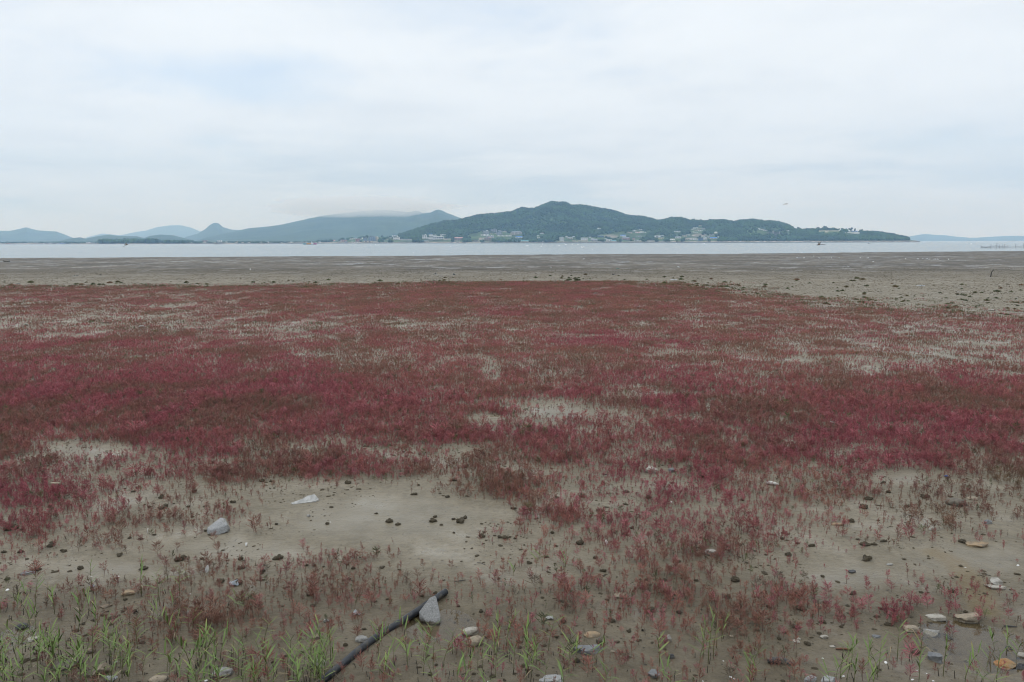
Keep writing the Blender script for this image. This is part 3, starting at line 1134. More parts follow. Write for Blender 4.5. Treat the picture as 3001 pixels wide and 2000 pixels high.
def sample(dmin, dmax, n):
    """random points of the field, even per square metre, in the wedge the camera sees (and a margin)"""
    u = RNG.random(n)
    y = np.sqrt(dmin ** 2 + u * (dmax ** 2 - dmin ** 2))
    b = RNG.uniform(-0.78, 0.78, n)
    return b * (y + 1.2), y


def area(dmin, dmax):
    return 0.78 * (dmax ** 2 - dmin ** 2)


def thin(x, y):
    keep = RNG.random(len(x)) < density(x, y)
    return x[keep], y[keep]


NEAR_P = [suaeda_mesh(i, bushy=[0, .1, .3, .5, .0, .8, .15, .4][i], n_br=[17, 24, 22, 28, 13, 34, 20, 26][i], wide=[0, .4, .2, .7, 0, 1, .9, .3][i]) for i in range(8)]
CLUMP_P = [suaeda_mesh(40 + i, bushy=.35, n_br=9, plants=6, spread=1.7, fat=1.9) for i in range(6)]


def blocked(x, y, rocks):
    bad = np.zeros(len(x), bool)
    for (rx, ry, rr) in rocks:
        bad |= (x - rx) ** 2 + (y - ry) ** 2 < rr * rr
    return bad


def build_field(rocks):
    # near: single plants
    dm = 34.0
    n = int(area(7.6, dm) * 430)
    x, y = thin(*sample(7.6, dm, n))
    ok = ~blocked(x, y, rocks) & (RNG.random(len(x)) > sstep(y, 22, dm) * .95)
    x, y = x[ok], y[ok]
    z = ground_z(x, y)
    pond = z < POND_Z - 0.012
    keep = ~pond | (RNG.random(len(x)) < .35)
    x, y, z = x[keep], y[keep], z[keep]
    n = len(x)
    h = RNG.uniform(.065, .145, n) * (0.75 + 0.55 * fbm(x / 1.1, y / 1.1, 2, 121))
    h = h * np.interp(y, [8, 14, 26], [1.08, 1.08, 1.12]) * np.exp(RNG.normal(-.03, .26, n))
    idx = RNG.integers(0, 8, n)
    rz = RNG.uniform(0, 6.28, n)
    rx = RNG.normal(0, .10, n)
    ry = RNG.normal(0, .10, n)
    wd = h * RNG.uniform(.8, 1.25, n)
    col = plant_colour(x, y)
    px, py = to_px(x, y, 0)
    inside = (px > 15) & (px < 2985) & (py > 1500) & (py < 1985)
    size = h / y
    order = np.argsort(-np.where(inside, size, 0))[:300]
    big = np.zeros(n, bool)
    big[order] = True
    st = ~big
    scatter('suaeda_ground_cover', NEAR_P, np.stack([x, y, z], -1)[st], np.stack([rx, ry, rz], -1)[st], np.stack([wd, wd, h], -1)[st], idx[st], col[st],
            label='small red seepweed plants growing all over the mud')
    for j in order:
        o = link('suaeda_plant', NEAR_P[int(idx[j])], loc=(x[j], y[j], z[j]), rot=(rx[j], ry[j], rz[j]), scale=(wd[j], wd[j], h[j]))
        o['col'] = [float(c) for c in col[j]]
        cc = col[j]
        hue = 'olive green' if cc[1] > cc[0] * .8 else 'brownish' if cc[1] > cc[0] * .52 else 'orange-red' if cc[1] > cc[0] * .37 else 'crimson'
        hue = ('tall ' if h[j] > .12 else 'short ' if h[j] < .09 else '') + hue
        b = beside((x[j], y[j]), 1.4)
        tag(o, words('%s seepweed plant %s' % (hue, b) if b else None, '%s seepweed plant %s' % (hue, area_name(px[j], py[j]))), 'plant', 'red seepweed plants standing nearest the camera')
    # middle and far: six plants to an instance
    n = int(area(22, 100) * 44)
    x, y = sample(22, 100, n)
    den = np.interp(y, [26, 40, 60, 100], [1.0, .95, .66, .52]) * sstep(y, 22, 34)
    k = RNG.random(n) < den
    x, y = thin(x[k], y[k])
    ok = ~blocked(x, y, rocks)
    x, y = x[ok], y[ok]
    z = ground_z(x, y)
    n = len(x)
    h = RNG.uniform(.085, .15, n) * (0.75 + 0.5 * fbm(x / 2, y / 2, 2, 121)) * np.interp(y, [26, 100], [1.0, 1.35])
    wd = h * RNG.uniform(.9, 1.25, n) * np.interp(y, [26, 100], [1.0, 1.6])
    col = plant_colour(x, y)
    scatter('suaeda_meadow', CLUMP_P, np.stack([x, y, z], -1), np.stack([RNG.normal(0, .06, n), RNG.normal(0, .06, n), RNG.uniform(0, 6.28, n)], -1),
            np.stack([wd, wd, h], -1), RNG.integers(0, 6, n), col, label='dense meadow of crimson seepweed covering the mud')
    print('field', n, 'clumps')

# ================================================================== FOREST AND TREES OF THE FAR SHORE
TREE_MATS = make_tree_mat('tree_leaves', [(0.014, 0.038, 0.012), (0.055, 0.110, 0.030), (0.072, 0.125, 0.034)])
TRUNK_MAT = simple('trunk_bark', (0.10, 0.08, 0.06))


def crown_mesh(i, sub=2):
    v, f = ICO[sub]
    v = v.copy()
    r = 1 + 0.75 * noise3(v, 1.7, 300 + i) + 0.45 * noise3(v, 4.0, 340 + i)
    v = v * r[:, None]
    v[:, 2] = v[:, 2] * 0.85 + 0.35
    return mesh_from('crown', v, f, TREE_MATS)


CROWNS = [crown_mesh(i) for i in range(6)]


def build_forest():
    n = 26000
    pxs = RNG.uniform(1085, 2662, n)
    b = np.interp(pxs, [1000, 2700], [ray(1000, 709).x / ray(1000, 709).y, ray(2700, 709).x / ray(2700, 709).y])
    t = RNG.random(n) ** 1.15 * 1.04
    dr = np.interp(b, _mb, _rd)
    ds = shore_of(b)
    y = ds + 18 + t * (dr - ds - 10)
    x = b * y
    z = main_z(x, y)
    px, py = to_px(x, y, z)
    open_ = np.zeros(n)
    # fields, gardens and the village
    for (cx, cy, rx, ry, am) in [(1440, 694, 90, 17, 1), (1280, 703, 60, 8, .7), (1700, 703, 110, 8, .85), (1835, 695, 80, 14, .95), (1870, 681, 50, 8, .9), (2030, 697, 75, 13, .95), (2045, 676, 32, 10, .9),
                                 (1795, 693, 45, 8, 1), (1755, 678, 20, 8, .8), (2240, 682, 60, 17, .85), (2270, 692, 55, 12, .85), (1945, 694, 45, 12, .85), (1140, 702, 70, 9, .75), (1600, 705, 40, 4, .3),
                                 (1330, 695, 40, 8, .5), (1670, 684, 14, 4, .9), (2470, 680, 60, 5, .9), (2400, 700, 60, 7, .35), (1990, 683, 25, 5, .7), (2090, 700, 40, 6, .7), (2470, 697, 30, 6, .5)]:
        r = np.hypot((px - cx) / rx, (py - cy) / ry) + .9 * (fbm(x / 60, y / 90, 3, 7) - .5)
        open_ = np.maximum(open_, am * (1 - sstep(r, .75, 1.1)))
    k = (RNG.random(n) > open_) & (z > 3.5)
    # leave the houses clear
    k &= ~((px > 2120) & (z < 6.5))
    for (cx, by, w, h, *_r) in HOUSES + WALL_STRIPS:
        k &= ~((np.abs(px - cx) < w / 2 + 4.0) & (py > by - h * .35) & (py < by + 9.5))
    x, y, z = x[k], y[k], z[k]
    n = len(x)
    s = RNG.uniform(3.6, 6.4, n)
    s = np.where(RNG.random(n) < .15, s * 0.55, s)
    scatter('forest', CROWNS, np.stack([x, y, z + s * .25], -1), np.stack([RNG.normal(0, .1, n), RNG.normal(0, .1, n), RNG.uniform(0, 6.28, n)], -1),
            np.stack([s, s, s * RNG.uniform(.9, 1.35, n)], -1), RNG.integers(0, 6, n), label='dense dark green wood on the far hill')
    # belt of trees along the low shore
    n = 2600
    pxs = RNG.uniform(-60, 1130, n)
    b = np.interp(pxs, [-100, 1200], [ray(-100, 709).x / ray(-100, 709).y, ray(1200, 709).x / ray(1200, 709).y])
    y = shore_of(b) + 70 + 900 * RNG.random(n) ** 2
    x = b * y
    w = fbm(x / 90, y / 300, 3, 33)
    isl = ((pxs > 293) & (pxs < 345)) | ((pxs > 352) & (pxs < 560))
    tall = np.where((pxs > 292) & (pxs < 470), 1.9, np.where((pxs >= 470) & (pxs < 565), 1.3, np.where((pxs > 930) & (pxs < 1130), 1.35, .6)))
    k = (w > .50) | isl
    for (cx, by, w_, h, *_r) in HOUSES:
        k &= ~((np.abs(pxs - cx) < w_ / 2 + 1.5) & (y < 3150))
    k &= ~(((pxs > 130) & (pxs < 170)) & (y < 3300))
    x, y, tall = x[k], y[k], tall[k]
    n = len(x)
    z = plain_z(x, y)
    s = RNG.uniform(3.0, 5.5, n) * tall
    scatter('shore_wood', CROWNS, np.stack([x, y, z + s * .4], -1), np.stack([0 * x, 0 * x, RNG.uniform(0, 6.28, n)], -1),
            np.stack([s, s, s * RNG.uniform(.8, 1.2, n)], -1), RNG.integers(0, 6, n), label='belt of trees along the low far shore')


def leaf_crown(seed, n=260):
    rnd = random.Random(seed)
    mb = MB()
    lobes = [(Vector((rnd.uniform(-.6, .6), rnd.uniform(-.6, .6), rnd.uniform(.4, 1.6))), rnd.uniform(.35, .62)) for _ in range(9)]
    for _ in range(n):
        c, r = rnd.choice(lobes)
        d = Vector((rnd.gauss(0, 1), rnd.gauss(0, 1), rnd.gauss(0, 1))).normalized()
        p = c + d * r * rnd.uniform(.6, 1.05)
        u = Vector((rnd.gauss(0, 1), rnd.gauss(0, 1), rnd.gauss(0, 1))).normalized()
        w = d.cross(u).normalized()
        s = rnd.uniform(.13, .26)
        mb.add([p - u * s, p + w * s * .7, p + u * s, p - w * s * .7], [(0, 1, 2, 3)])
    return mb.mesh('crown', TREE_MATS)


def build_skyline_trees():
    lc = [leaf_crown(i) for i in range(4)]
    tm = MB().tube([(0, 0, -.6), (0.03, 0, .5), (0, .03, 1.1)], [.09, .07, .04], 6).mesh('trunk', TRUNK_MAT)
    spots = [(2340, 673, 11, 'round dark tree standing alone on the headland skyline by the hill end'), (2365, 674, 9, None), (2380, 673, 9, None), (2398, 672, 10, None), (2416, 672, 13, 'tallest broad tree on the skyline above the long pale retaining wall'), (2427, 673, 9, None),
             (2432, 672, 8, 'thin ragged tree in the gap of the headland skyline'), (2445, 672, 8, None), (2458, 673, 7, None), (2470, 672, 9, None), (2480, 672, 8, None),
             (2493, 673, 12, 'round headland tree left of the palm-like tree above the blue-roofed building'), (2505, 674, 11, 'slim tree with a tufted top right of the round headland tree'), (2524, 679, 12, 'bushy tree at the right end of the blue-roofed building')]
    for i, (px, py, h, lab) in enumerate(spots):
        p = main_hit(px, py + 2.5)
        s = h * mpp(p) / 2.1
        t = empty('tree', (p.x, p.y, p.z), i * 1.3)
        t.scale = (s * (.6 if 'slim' in (lab or '') or 'thin' in (lab or '') else 1.15), s, s)
        link('trunk', tm, t)
        link('crown', lc[i % 4], t)
        tag(t, lab or 'mid-sized green tree in the row along the headland skyline', 'tree', 'trees along the headland skyline')


# ================================================================== BUILDINGS OF THE FAR SHORE
WALLS = {
    'white': (0.84, 0.83, 0.80), 'cream': (0.70, 0.63, 0.48), 'grey': (0.42, 0.43, 0.44), 'beige': (0.55, 0.49, 0.40), 'pink': (0.50, 0.33, 0.30), 'blue-grey': (0.26, 0.34, 0.44),
    'brown': (0.32, 0.25, 0.20), 'dark blue': (0.09, 0.16, 0.27), 'concrete': (0.40, 0.39, 0.37), 'brick': (0.46, 0.24, 0.20)}
ROOFS = {'grey': (0.24, 0.26, 0.29), 'blue': (0.05, 0.18, 0.52), 'teal': (0.16, 0.42, 0.46), 'red': (0.45, 0.12, 0.10), 'orange': (0.62, 0.26, 0.11), 'white': (0.75, 0.75, 0.73), 'brown': (0.25, 0.19, 0.16), 'pink': (0.52, 0.29, 0.27)}


def wall_m(k):
    return simple('wall_' + k.replace(' ', '_').replace('-', '_'), WALLS[k], .85, .12, .3)


def roof_m(k):
    return simple('roof_' + k, ROOFS[k], .7, .15, .4)


GLASS = simple('window_dark', (0.05, 0.06, 0.075), .25, .3, .5)

# cx, base y, width, height (photo px), wall, roof kind, roof colour, storeys, label (None = one of many alike)
HOUSES = [
    (975, 706, 11, 3.6, 'white', 'gable', 'red', 1, 'white church with a thin bell tower on the low left shore'),
    (1007, 709, 13, 5.5, 'pink', 'flat', 'grey', 2, 'pinkish grey two-storey block between the church and the brick block'),
    (1020, 701, 8, 2.2, 'white', 'flat', 'white', 1, None), (1034, 700, 16, 2.4, 'white', 'flat', 'white', 1, None), (1042, 698, 5, 3, 'white', 'flat', 'grey', 1, None),
    (1049, 709, 13, 8, 'brick', 'flat', 'brown', 3, 'brick-red block with pale floor bands left of the grey hotel'),
    (1062, 701, 4, 4, 'white', 'flat', 'white', 1, None),
    (1070, 705.5, 11, 8, 'blue-grey', 'flat', 'grey', 3, 'lower bluish grey wing at the left of the waterfront hotel'),
    (1089, 707, 17, 12, 'blue-grey', 'flat', 'grey', 4, 'blue-grey waterfront hotel with window bands beside the cream terraces'),
    (1103, 706, 13, 11, 'cream', 'step', 'white', 5, 'cream stepped hotel with sloping rows of dark balconies'),
    (1078, 712, 20, 5.6, 'beige', 'flat', 'blue', 1, 'low beige hall with a dark blue roof below the hotel'),
    (1161, 704, 17, 8, 'white', 'flat', 'white', 2, 'white pillared house alone above a pale wall left of the wooded hill'),
    (1157, 691, 15, 3, 'white', 'flat', 'white', 1, 'white row high on the green slope left of the hill'), (1144, 699, 9, 3.6, 'grey', 'gable', 'grey', 1, None), (1129, 703, 14, 2.4, 'white', 'flat', 'white', 1, None),
    (1244, 700, 12, 10, 'white', 'flat', 'white', 3, 'white banded block with a stepped top at the left of the white hotel'),
    (1263, 704.5, 11, 16, 'white', 'flat', 'blue', 4, 'tallest white block with a blue sign on its roof'),
    (1274.2, 703, 10, 12, 'white', 'flat', 'white', 3, 'white block joined to the right of the tallest white block'),
    (1289.5, 702, 18.5, 8.2, 'white', 'flat', 'white', 1, 'wide hall with dark glass front under a white roof beam'),
    (1254, 701, 7, 4, 'white', 'flat', 'white', 1, None), (1298, 690, 14, 2.8, 'white', 'flat', 'white', 1, 'pale pavilion alone in a clearing above the white hotel'),
    (1344, 704, 22, 7.5, 'pink', 'gable', 'pink', 2, 'pinkish house with two roofs between the hotels and the pier'), (1340, 708, 16, 2.5, 'beige', 'flat', 'grey', 1, None),
    (1424, 686, 16, 8, 'grey', 'flat', 'white', 4, 'grey banded apartment block at the left of the hillside village'),
    (1447, 680, 16, 7, 'grey', 'flat', 'grey', 3, 'highest grey apartment block above the hillside village'),
    (1463, 679, 8, 4, 'grey', 'gable', 'grey', 2, None), (1472, 680, 7, 3, 'grey', 'gable', 'grey', 1, None), (1480, 681, 8, 4, 'beige', 'gable', 'grey', 2, None),
    (1420, 692, 20, 5, 'white', 'flat', 'grey', 1, 'long white building below the grey banded apartment block'),
    (1463, 688.6, 16, 7, 'grey', 'flat', 'grey', 3, 'grey block with window bands above the white gabled row'),
    (1462, 693.5, 9, 4.2, 'white', 'gable', 'grey', 1, 'white gabled house at the left end of the gabled row'), (1473, 693.5, 9, 4.2, 'white', 'gable', 'grey', 1, None), (1484, 693.5, 9, 4.2, 'white', 'gable', 'grey', 1, None), (1494, 693.5, 9, 4.4, 'white', 'gable', 'grey', 1, 'white gabled house at the right end of the gabled row'),
    (1513, 688.6, 31, 9, 'beige', 'hip', 'grey', 3, 'large beige hotel with grey roofs at the right of the village'),
    (1440, 693.5, 10, 4, 'white', 'flat', 'white', 1, None), (1440, 686, 5, 2.4, 'beige', 'gable', 'orange', 1, None), (1452, 685.6, 8, 2.4, 'beige', 'gable', 'orange', 1, 'orange-roofed house in the middle of the hillside village'),
    (1429, 706, 18, 8, 'brown', 'flat', 'pink', 3, 'brown banded building at the foot of the village road'), (1436, 697, 22, 3.6, 'beige', 'flat', 'blue', 1, 'beige house with a blue roof above the brown banded building'),
    (1521, 698, 18, 4.5, 'white', 'gable', 'blue', 1, 'white house with a blue roof below the beige hotel'), (1538, 708, 20, 2.6, 'beige', 'gable', 'teal', 1, 'long low shed with a pale teal roof on the shore'),
    (1589, 686, 10, 3, 'white', 'gable', 'red', 1, 'white house with a reddish roof alone in the wood'), (1581, 698, 11, 2.4, 'white', 'flat', 'white', 1, None), (1577, 692, 6, 2.4, 'white', 'flat', 'grey', 1, None),
    (1392, 708, 16, 2.5, 'brown', 'flat', 'beige' if False else 'brown', 1, 'dark low shed beside the pier'), (1249, 709.5, 12, 3.4, 'beige', 'gable', 'grey', 1, None),
    (1647, 706, 12, 9, 'white', 'flat', 'grey', 2, 'white two-storey house with an overhanging upper floor by the dark wood'), (1661, 696, 8, 4, 'white', 'gable', 'brown', 1, None), (1671, 701, 14, 4.6, 'beige', 'gable', 'grey', 1, None),
    (1681, 695, 8, 2.5, 'white', 'gable', 'blue', 1, 'small house with a blue roof left of the bare earth cutting'), (1713, 706, 18, 8, 'white', 'gable', 'grey', 2, 'white double-gabled house behind a beige wall'), (1729, 698, 6, 3, 'white', 'flat', 'white', 1, None),
    (1737, 700, 8, 2.5, 'white', 'gable', 'grey', 1, None), (1682, 707, 10, 3, 'beige', 'gable', 'brown', 1, None), (1698, 707, 10, 2.5, 'beige', 'gable', 'orange', 1, None), (1741, 707, 18, 5.5, 'grey', 'gable', 'grey', 2, None),
    (1761.5, 695, 16, 3.4, 'dark blue', 'flat', 'white', 1, 'long dark-windowed hall at the left edge of the bare cutting'), (1786, 707.6, 14, 5, 'white', 'flat', 'white', 1, 'plain white cube house on the shore below the bare cutting'),
    (1776, 702, 8, 2.8, 'white', 'gable', 'teal', 1, None), (1800, 708, 13, 2.8, 'beige', 'gable', 'teal', 1, None), (1826, 694, 14, 5, 'white', 'gable', 'blue', 1, 'white house with a bright blue roof right of the bare cutting'),
    (1835, 703.5, 20, 8, 'pink', 'hip', 'grey', 2, 'large pinkish house with a grey roof near the shore'), (1858, 703, 7, 4.4, 'pink', 'gable', 'pink', 1, None), (1846, 684.5, 12, 4, 'beige', 'gable', 'brown', 1, None),
    (1868.5, 684, 11, 3.4, 'white', 'gable', 'pink', 1, 'house with a pink roof in the upper right hamlet'), (1881, 683, 9, 4, 'white', 'flat', 'white', 1, None), (1891.5, 683, 4, 3, 'white', 'gable', 'grey', 1, None),
    (1860, 678, 9, 3, 'white', 'gable', 'grey', 1, None), (1878, 675, 7, 2.4, 'white', 'flat', 'white', 1, None), (1872, 695, 14, 3, 'grey', 'gable', 'grey', 1, None), (1753, 672, 4, 3.6, 'white', 'gable', 'grey', 1, None), (1758, 671.5, 5, 2.5, 'white', 'gable', 'grey', 1, None),
    (1933, 695.5, 24, 4.6, 'white', 'flat', 'grey', 1, 'long pale building on the green slope under the saddle'), (1938, 701, 12, 3.6, 'cream', 'flat', 'white', 1, None), (1869, 706, 20, 2, 'white', 'flat', 'white', 1, None),
    (1987, 699, 15, 5, 'white', 'gable', 'grey', 1, None), (1971, 704.5, 12, 3.6, 'white', 'gable', 'white', 1, None), (2006, 694.5, 11, 4, 'beige', 'flat', 'grey', 1, None), (2015, 704, 10, 5, 'beige', 'gable', 'brown', 1, None), (2023, 703, 8, 4, 'white', 'gable', 'grey', 1, None),
    (2033, 704, 12, 5, 'white', 'flat', 'white', 1, None), (2043, 704, 10, 4, 'white', 'flat', 'grey', 1, None), (2054, 706, 11, 7, 'dark blue', 'flat', 'grey', 2, 'dark blue cube building on the right-hand waterfront'), (2065.6, 704, 10, 6.6, 'white', 'flat', 'white', 2, None),
    (2060, 695, 9, 3, 'white', 'gable', 'grey', 1, None), (2077, 698, 10, 5, 'grey', 'gable', 'grey', 1, None), (2092, 700.5, 18, 4.4, 'beige', 'gable', 'blue', 1, 'building with the brightest blue roof at the right end of the village'), (2105, 696, 4, 2.2, 'white', 'flat', 'white', 1, None),
    (2098, 684.8, 8, 4.6, 'cream', 'hip', 'white', 1, 'pale hall with a tall white roof at the edge of the wood'), (2086, 691, 12, 3, 'grey', 'gable', 'grey', 1, None), (1985, 681, 16, 3.6, 'white', 'gable', 'grey', 1, None),
    (2035, 670.8, 6, 2.8, 'white', 'flat', 'white', 1, None), (2043, 670, 6, 3, 'white', 'gable', 'grey', 1, None), (2049, 673, 8, 3, 'beige', 'flat', 'grey', 1, None), (2060, 673, 9, 4, 'grey', 'flat', 'grey', 2, None), (2040, 677, 12, 3, 'beige', 'flat', 'white', 1, None), (2028, 674, 7, 3, 'white', 'gable', 'grey', 1, None),
    (2053, 678, 10, 2.5, 'white', 'flat', 'white', 1, None), (2032, 682, 10, 2.6, 'white', 'gable', 'grey', 1, None), (2042, 682.5, 6, 2, 'white', 'flat', 'white', 1, None), (2052, 662.5, 7, 2.2, 'pink', 'gable', 'pink', 1, 'pinkish house highest of all in the wood'),
    (2224.5, 672.8, 8, 3, 'white', 'gable', 'grey', 1, None), (2233, 675, 12, 2.8, 'white', 'flat', 'white', 1, None), (2243, 677, 10, 2.4, 'white', 'flat', 'grey', 1, None), (2309, 678, 7, 2.8, 'white', 'flat', 'white', 1, 'single white building on the slope at the start of the headland'),
    (2505, 678, 16, 3, 'white', 'gable', 'blue', 1, 'white building with a blue roof on top of the headland'),
    (148, 715, 38, 2.2, 'white', 'flat', 'white', 1, 'very long low white shed on the far left shore'), (181, 715, 12, 1.8, 'white', 'gable', 'blue', 1, 'small blue-roofed shed right of the long white shed'), (22, 715.6, 10, 1.8, 'beige', 'gable', 'red', 1, 'small shed with a red roof at the far left shore'),
    (600, 709, 14, 4.4, 'pink', 'flat', 'grey', 2, 'pinkish block on the plain in front of the pointed peak'), (643, 708, 11, 4.6, 'white', 'flat', 'white', 2, None), (666, 709, 9, 3, 'white', 'gable', 'grey', 1, None), (694, 710, 8, 2.8, 'white', 'gable', 'orange', 1, None),
    (262, 713, 16, 2.6, 'white', 'flat', 'white', 1, None), (468, 712, 14, 2.4, 'white', 'flat', 'grey', 1, None), (730, 710, 9, 2.2, 'white', 'gable', 'red', 1, None), (765, 709, 8, 2.2, 'white', 'gable', 'orange', 1, None), (790, 711, 10, 2, 'white', 'flat', 'white', 1, None),
    (826, 708, 7, 2.4, 'white', 'gable', 'grey', 1, None), (848, 711, 11, 2.2, 'white', 'gable', 'grey', 1, None), (880, 711, 8, 2.4, 'beige', 'flat', 'grey', 1, None), (932, 711, 12, 2.2, 'white', 'flat', 'white', 1, None), (945, 709, 8, 2.4, 'pink', 'gable', 'pink', 1, None), (994, 711, 9, 2.2, 'beige', 'gable', 'grey', 1, None),
    (1040, 712, 12, 2.6, 'white', 'flat', 'grey', 1, None), (710, 712, 7, 1.8, 'beige', 'gable', 'brown', 1, None), (556, 712, 9, 2, 'white', 'gable', 'grey', 1, None),
]

WALL_STRIPS = [(1311, 703, 22, 3.2, 'beige', 'long beige retaining wall right of the glass-fronted hall'), (1190, 705, 34, 4.2, 'concrete', 'broad concrete retaining wall right of the pillared house'),
               (1908, 706.5, 22, 2.6, 'concrete', 'grey shore wall under the green slope'), (2430, 678.5, 60, 2.4, 'cream', 'long pale retaining wall along the top of the headland'), (2422, 681.5, 9, 3.6, 'cream', 'short pale wall block under the long headland wall'),
               (2497, 684.5, 42, 3, 'white', 'lower white retaining wall on the headland by the blue-roofed building'), (2016, 689.5, 13, 1.3, 'white', 'thin white terrace wall on the village slope'), (2032, 690.5, 10, 1.2, 'white', 'shorter white terrace wall beside the thin one'), (1713, 707.5, 19, 3, 'beige', 'beige garden wall below the white double-gabled house')]


def build_house(cx, by, w, h, wall, roof, rcol, storeys, label):
    p = far_hit(cx, by)
    k = mpp(p)
    W, H = w * k * 1.08, h * k * 1.10
    Dp = min(W * .8, 14)
    t = empty('building', (p.x, p.y, p.z - .8), math.atan2(-p.x, p.y) * 0.35 + random.uniform(-.10, .10))
    H += .8
    wm, rm = wall_m(wall), roof_m(rcol)
    rh = 0
    wb, rb = MB(), MB()
    if roof == 'flat':
        wh = H - .5
        wb.box(-W / 2, W / 2, 0, Dp, 0, wh)
        rb.box(-W / 2 - .35, W / 2 + .35, -.35, Dp + .35, wh, H)
        if W > 10 and h > 6.5:
            rb.box(W * .05, W * .28, Dp * .3, Dp * .7, H, H + 2.4)
    elif roof == 'step':
        n = 5
        wh = H
        for i in range(n):
            x1 = W / 2 - (0 if i < 1 else (i - .5) * W * .05)
            wb.box(-W / 2, x1, 0, Dp - i * .9, H * i / n + (.001 * i), H * (i + 1) / n)
        rb.box(-W / 2, W / 2 - 4.5 * W * .05 + .2, -.2, Dp - 4, H, H + .5)
    else:
        rh = H * (.42 if h < 6 else .26)
        wh = H - rh
        wb.box(-W / 2, W / 2, 0, Dp, 0, wh)
        o = .5
        if roof == 'gable':
            if W < 16:      # gable end to the water
                rb.add([(-W / 2 - o, -o, wh), (W / 2 + o, -o, wh), (0, -o, H), (-W / 2 - o, Dp + o, wh), (W / 2 + o, Dp + o, wh), (0, Dp + o, H)],
                       [(0, 1, 2), (3, 5, 4), (0, 2, 5, 3), (1, 4, 5, 2), (0, 3, 4, 1)])
                wb.add([(-W / 2, -.02 - o, wh), (W / 2, -.02 - o, wh), (0, -.02 - o, H - .5)], [(0, 1, 2)])
            else:
                rb.add([(-W / 2 - o, -o, wh), (W / 2 + o, -o, wh), (W / 2 + o, Dp + o, wh), (-W / 2 - o, Dp + o, wh), (-W / 2 - o, Dp / 2, H), (W / 2 + o, Dp / 2, H)],
                       [(0, 1, 5, 4), (2, 3, 4, 5), (0, 4, 3), (1, 2, 5), (0, 3, 2, 1)])
        else:
            q = min(W * .25, Dp * .5)
            rb.add([(-W / 2 - o, -o, wh), (W / 2 + o, -o, wh), (W / 2 + o, Dp + o, wh), (-W / 2 - o, Dp + o, wh), (-W / 2 + q, Dp / 2, H), (W / 2 - q, Dp / 2, H)],
                   [(0, 1, 5, 4), (2, 3, 4, 5), (0, 4, 3), (1, 2, 5), (0, 3, 2, 1)])
    link('wall', wb.mesh('wall', wm), t)
    link('roof', rb.mesh('roof', rm), t)
    fl = max(1, storeys)
    big = w >= 10 and h >= 6.5
    for f in range(fl):
        z0 = .8 + (wh - .8) * (f + .30) / fl
        z1 = .8 + (wh - .8) * (f + .74) / fl
        if roof == 'step':
            for j in range(4):
                xa = -W / 2 + W * (.06 + .23 * j)
                if xa + W * .13 < W / 2 - max(0, f - .5) * W * .05:
                    link('window', MB().box(xa, xa + W * .13, -.08, .3, z0, z1).mesh('window', GLASS), t)
        elif big:
            nb = 2 if w < 14 else 3
            for j in range(nb):
                xa = -W / 2 + W * (j + .08) / nb
                link('window', MB().box(xa, xa + W * .84 / nb, -.08, .3, z0, z1).mesh('window', GLASS), t)
        elif w >= 5:
            nb = 1 if w < 8 else 2
            for j in range(nb):
                xa = -W / 2 + W * (j + .22) / nb
                link('window', MB().box(xa, xa + W * .5 / nb, -.08, .3, z0, z1).mesh('window', GLASS), t)
    if 'church' in (label or ''):
        link('bell_tower', MB().box(-W / 2 - 2.4, -W / 2, 0, 2.4, 0, 7.2).add([(-W / 2 - 2.5, -.1, 7.2), (-W / 2 + .1, -.1, 7.2), (-W / 2 + .1, 2.5, 7.2), (-W / 2 - 2.5, 2.5, 7.2), (-W / 2 - 1.2, 1.2, 10)],
                                                                          [(0, 1, 4), (1, 2, 4), (2, 3, 4), (3, 0, 4)]).mesh('bell_tower', wm), t)
    if 'blue sign' in (label or ''):
        link('sign', MB().box(-W / 2 + .4, -W / 2 + 3.6, -.1, .3, H, H + 2.6).mesh('sign', roof_m('blue')), t)
    if 'pillared' in (label or ''):
        for j in range(4):
            xa = -W / 2 + W * (.1 + .26 * j)
            link('pillar', MB().box(xa, xa + .7, -1.4, -.7, 0, wh).mesh('pillar', wm), t)
    if label is None:
        side = 'by the low left shore' if cx < 1000 else 'near the waterfront hotels' if cx < 1200 else 'among the white hotels' if cx < 1400 else 'in the hillside village' if cx < 1560 else \
            'in the shore hamlet left of the bare cutting' if cx < 1765 else 'in the hamlet right of the bare cutting' if cx < 1950 else 'in the right-hand village under the wood' if cx < 2120 else 'on the slope near the concrete shell'
        label = 'small %s %s house %s' % (wall, 'flat-roofed' if roof == 'flat' else '%s-roofed' % rcol, side)
        tag(t, label, 'building', 'small houses ' + side)
    else:
        tag(t, label, 'building', 'larger buildings along the far shore')
    return t


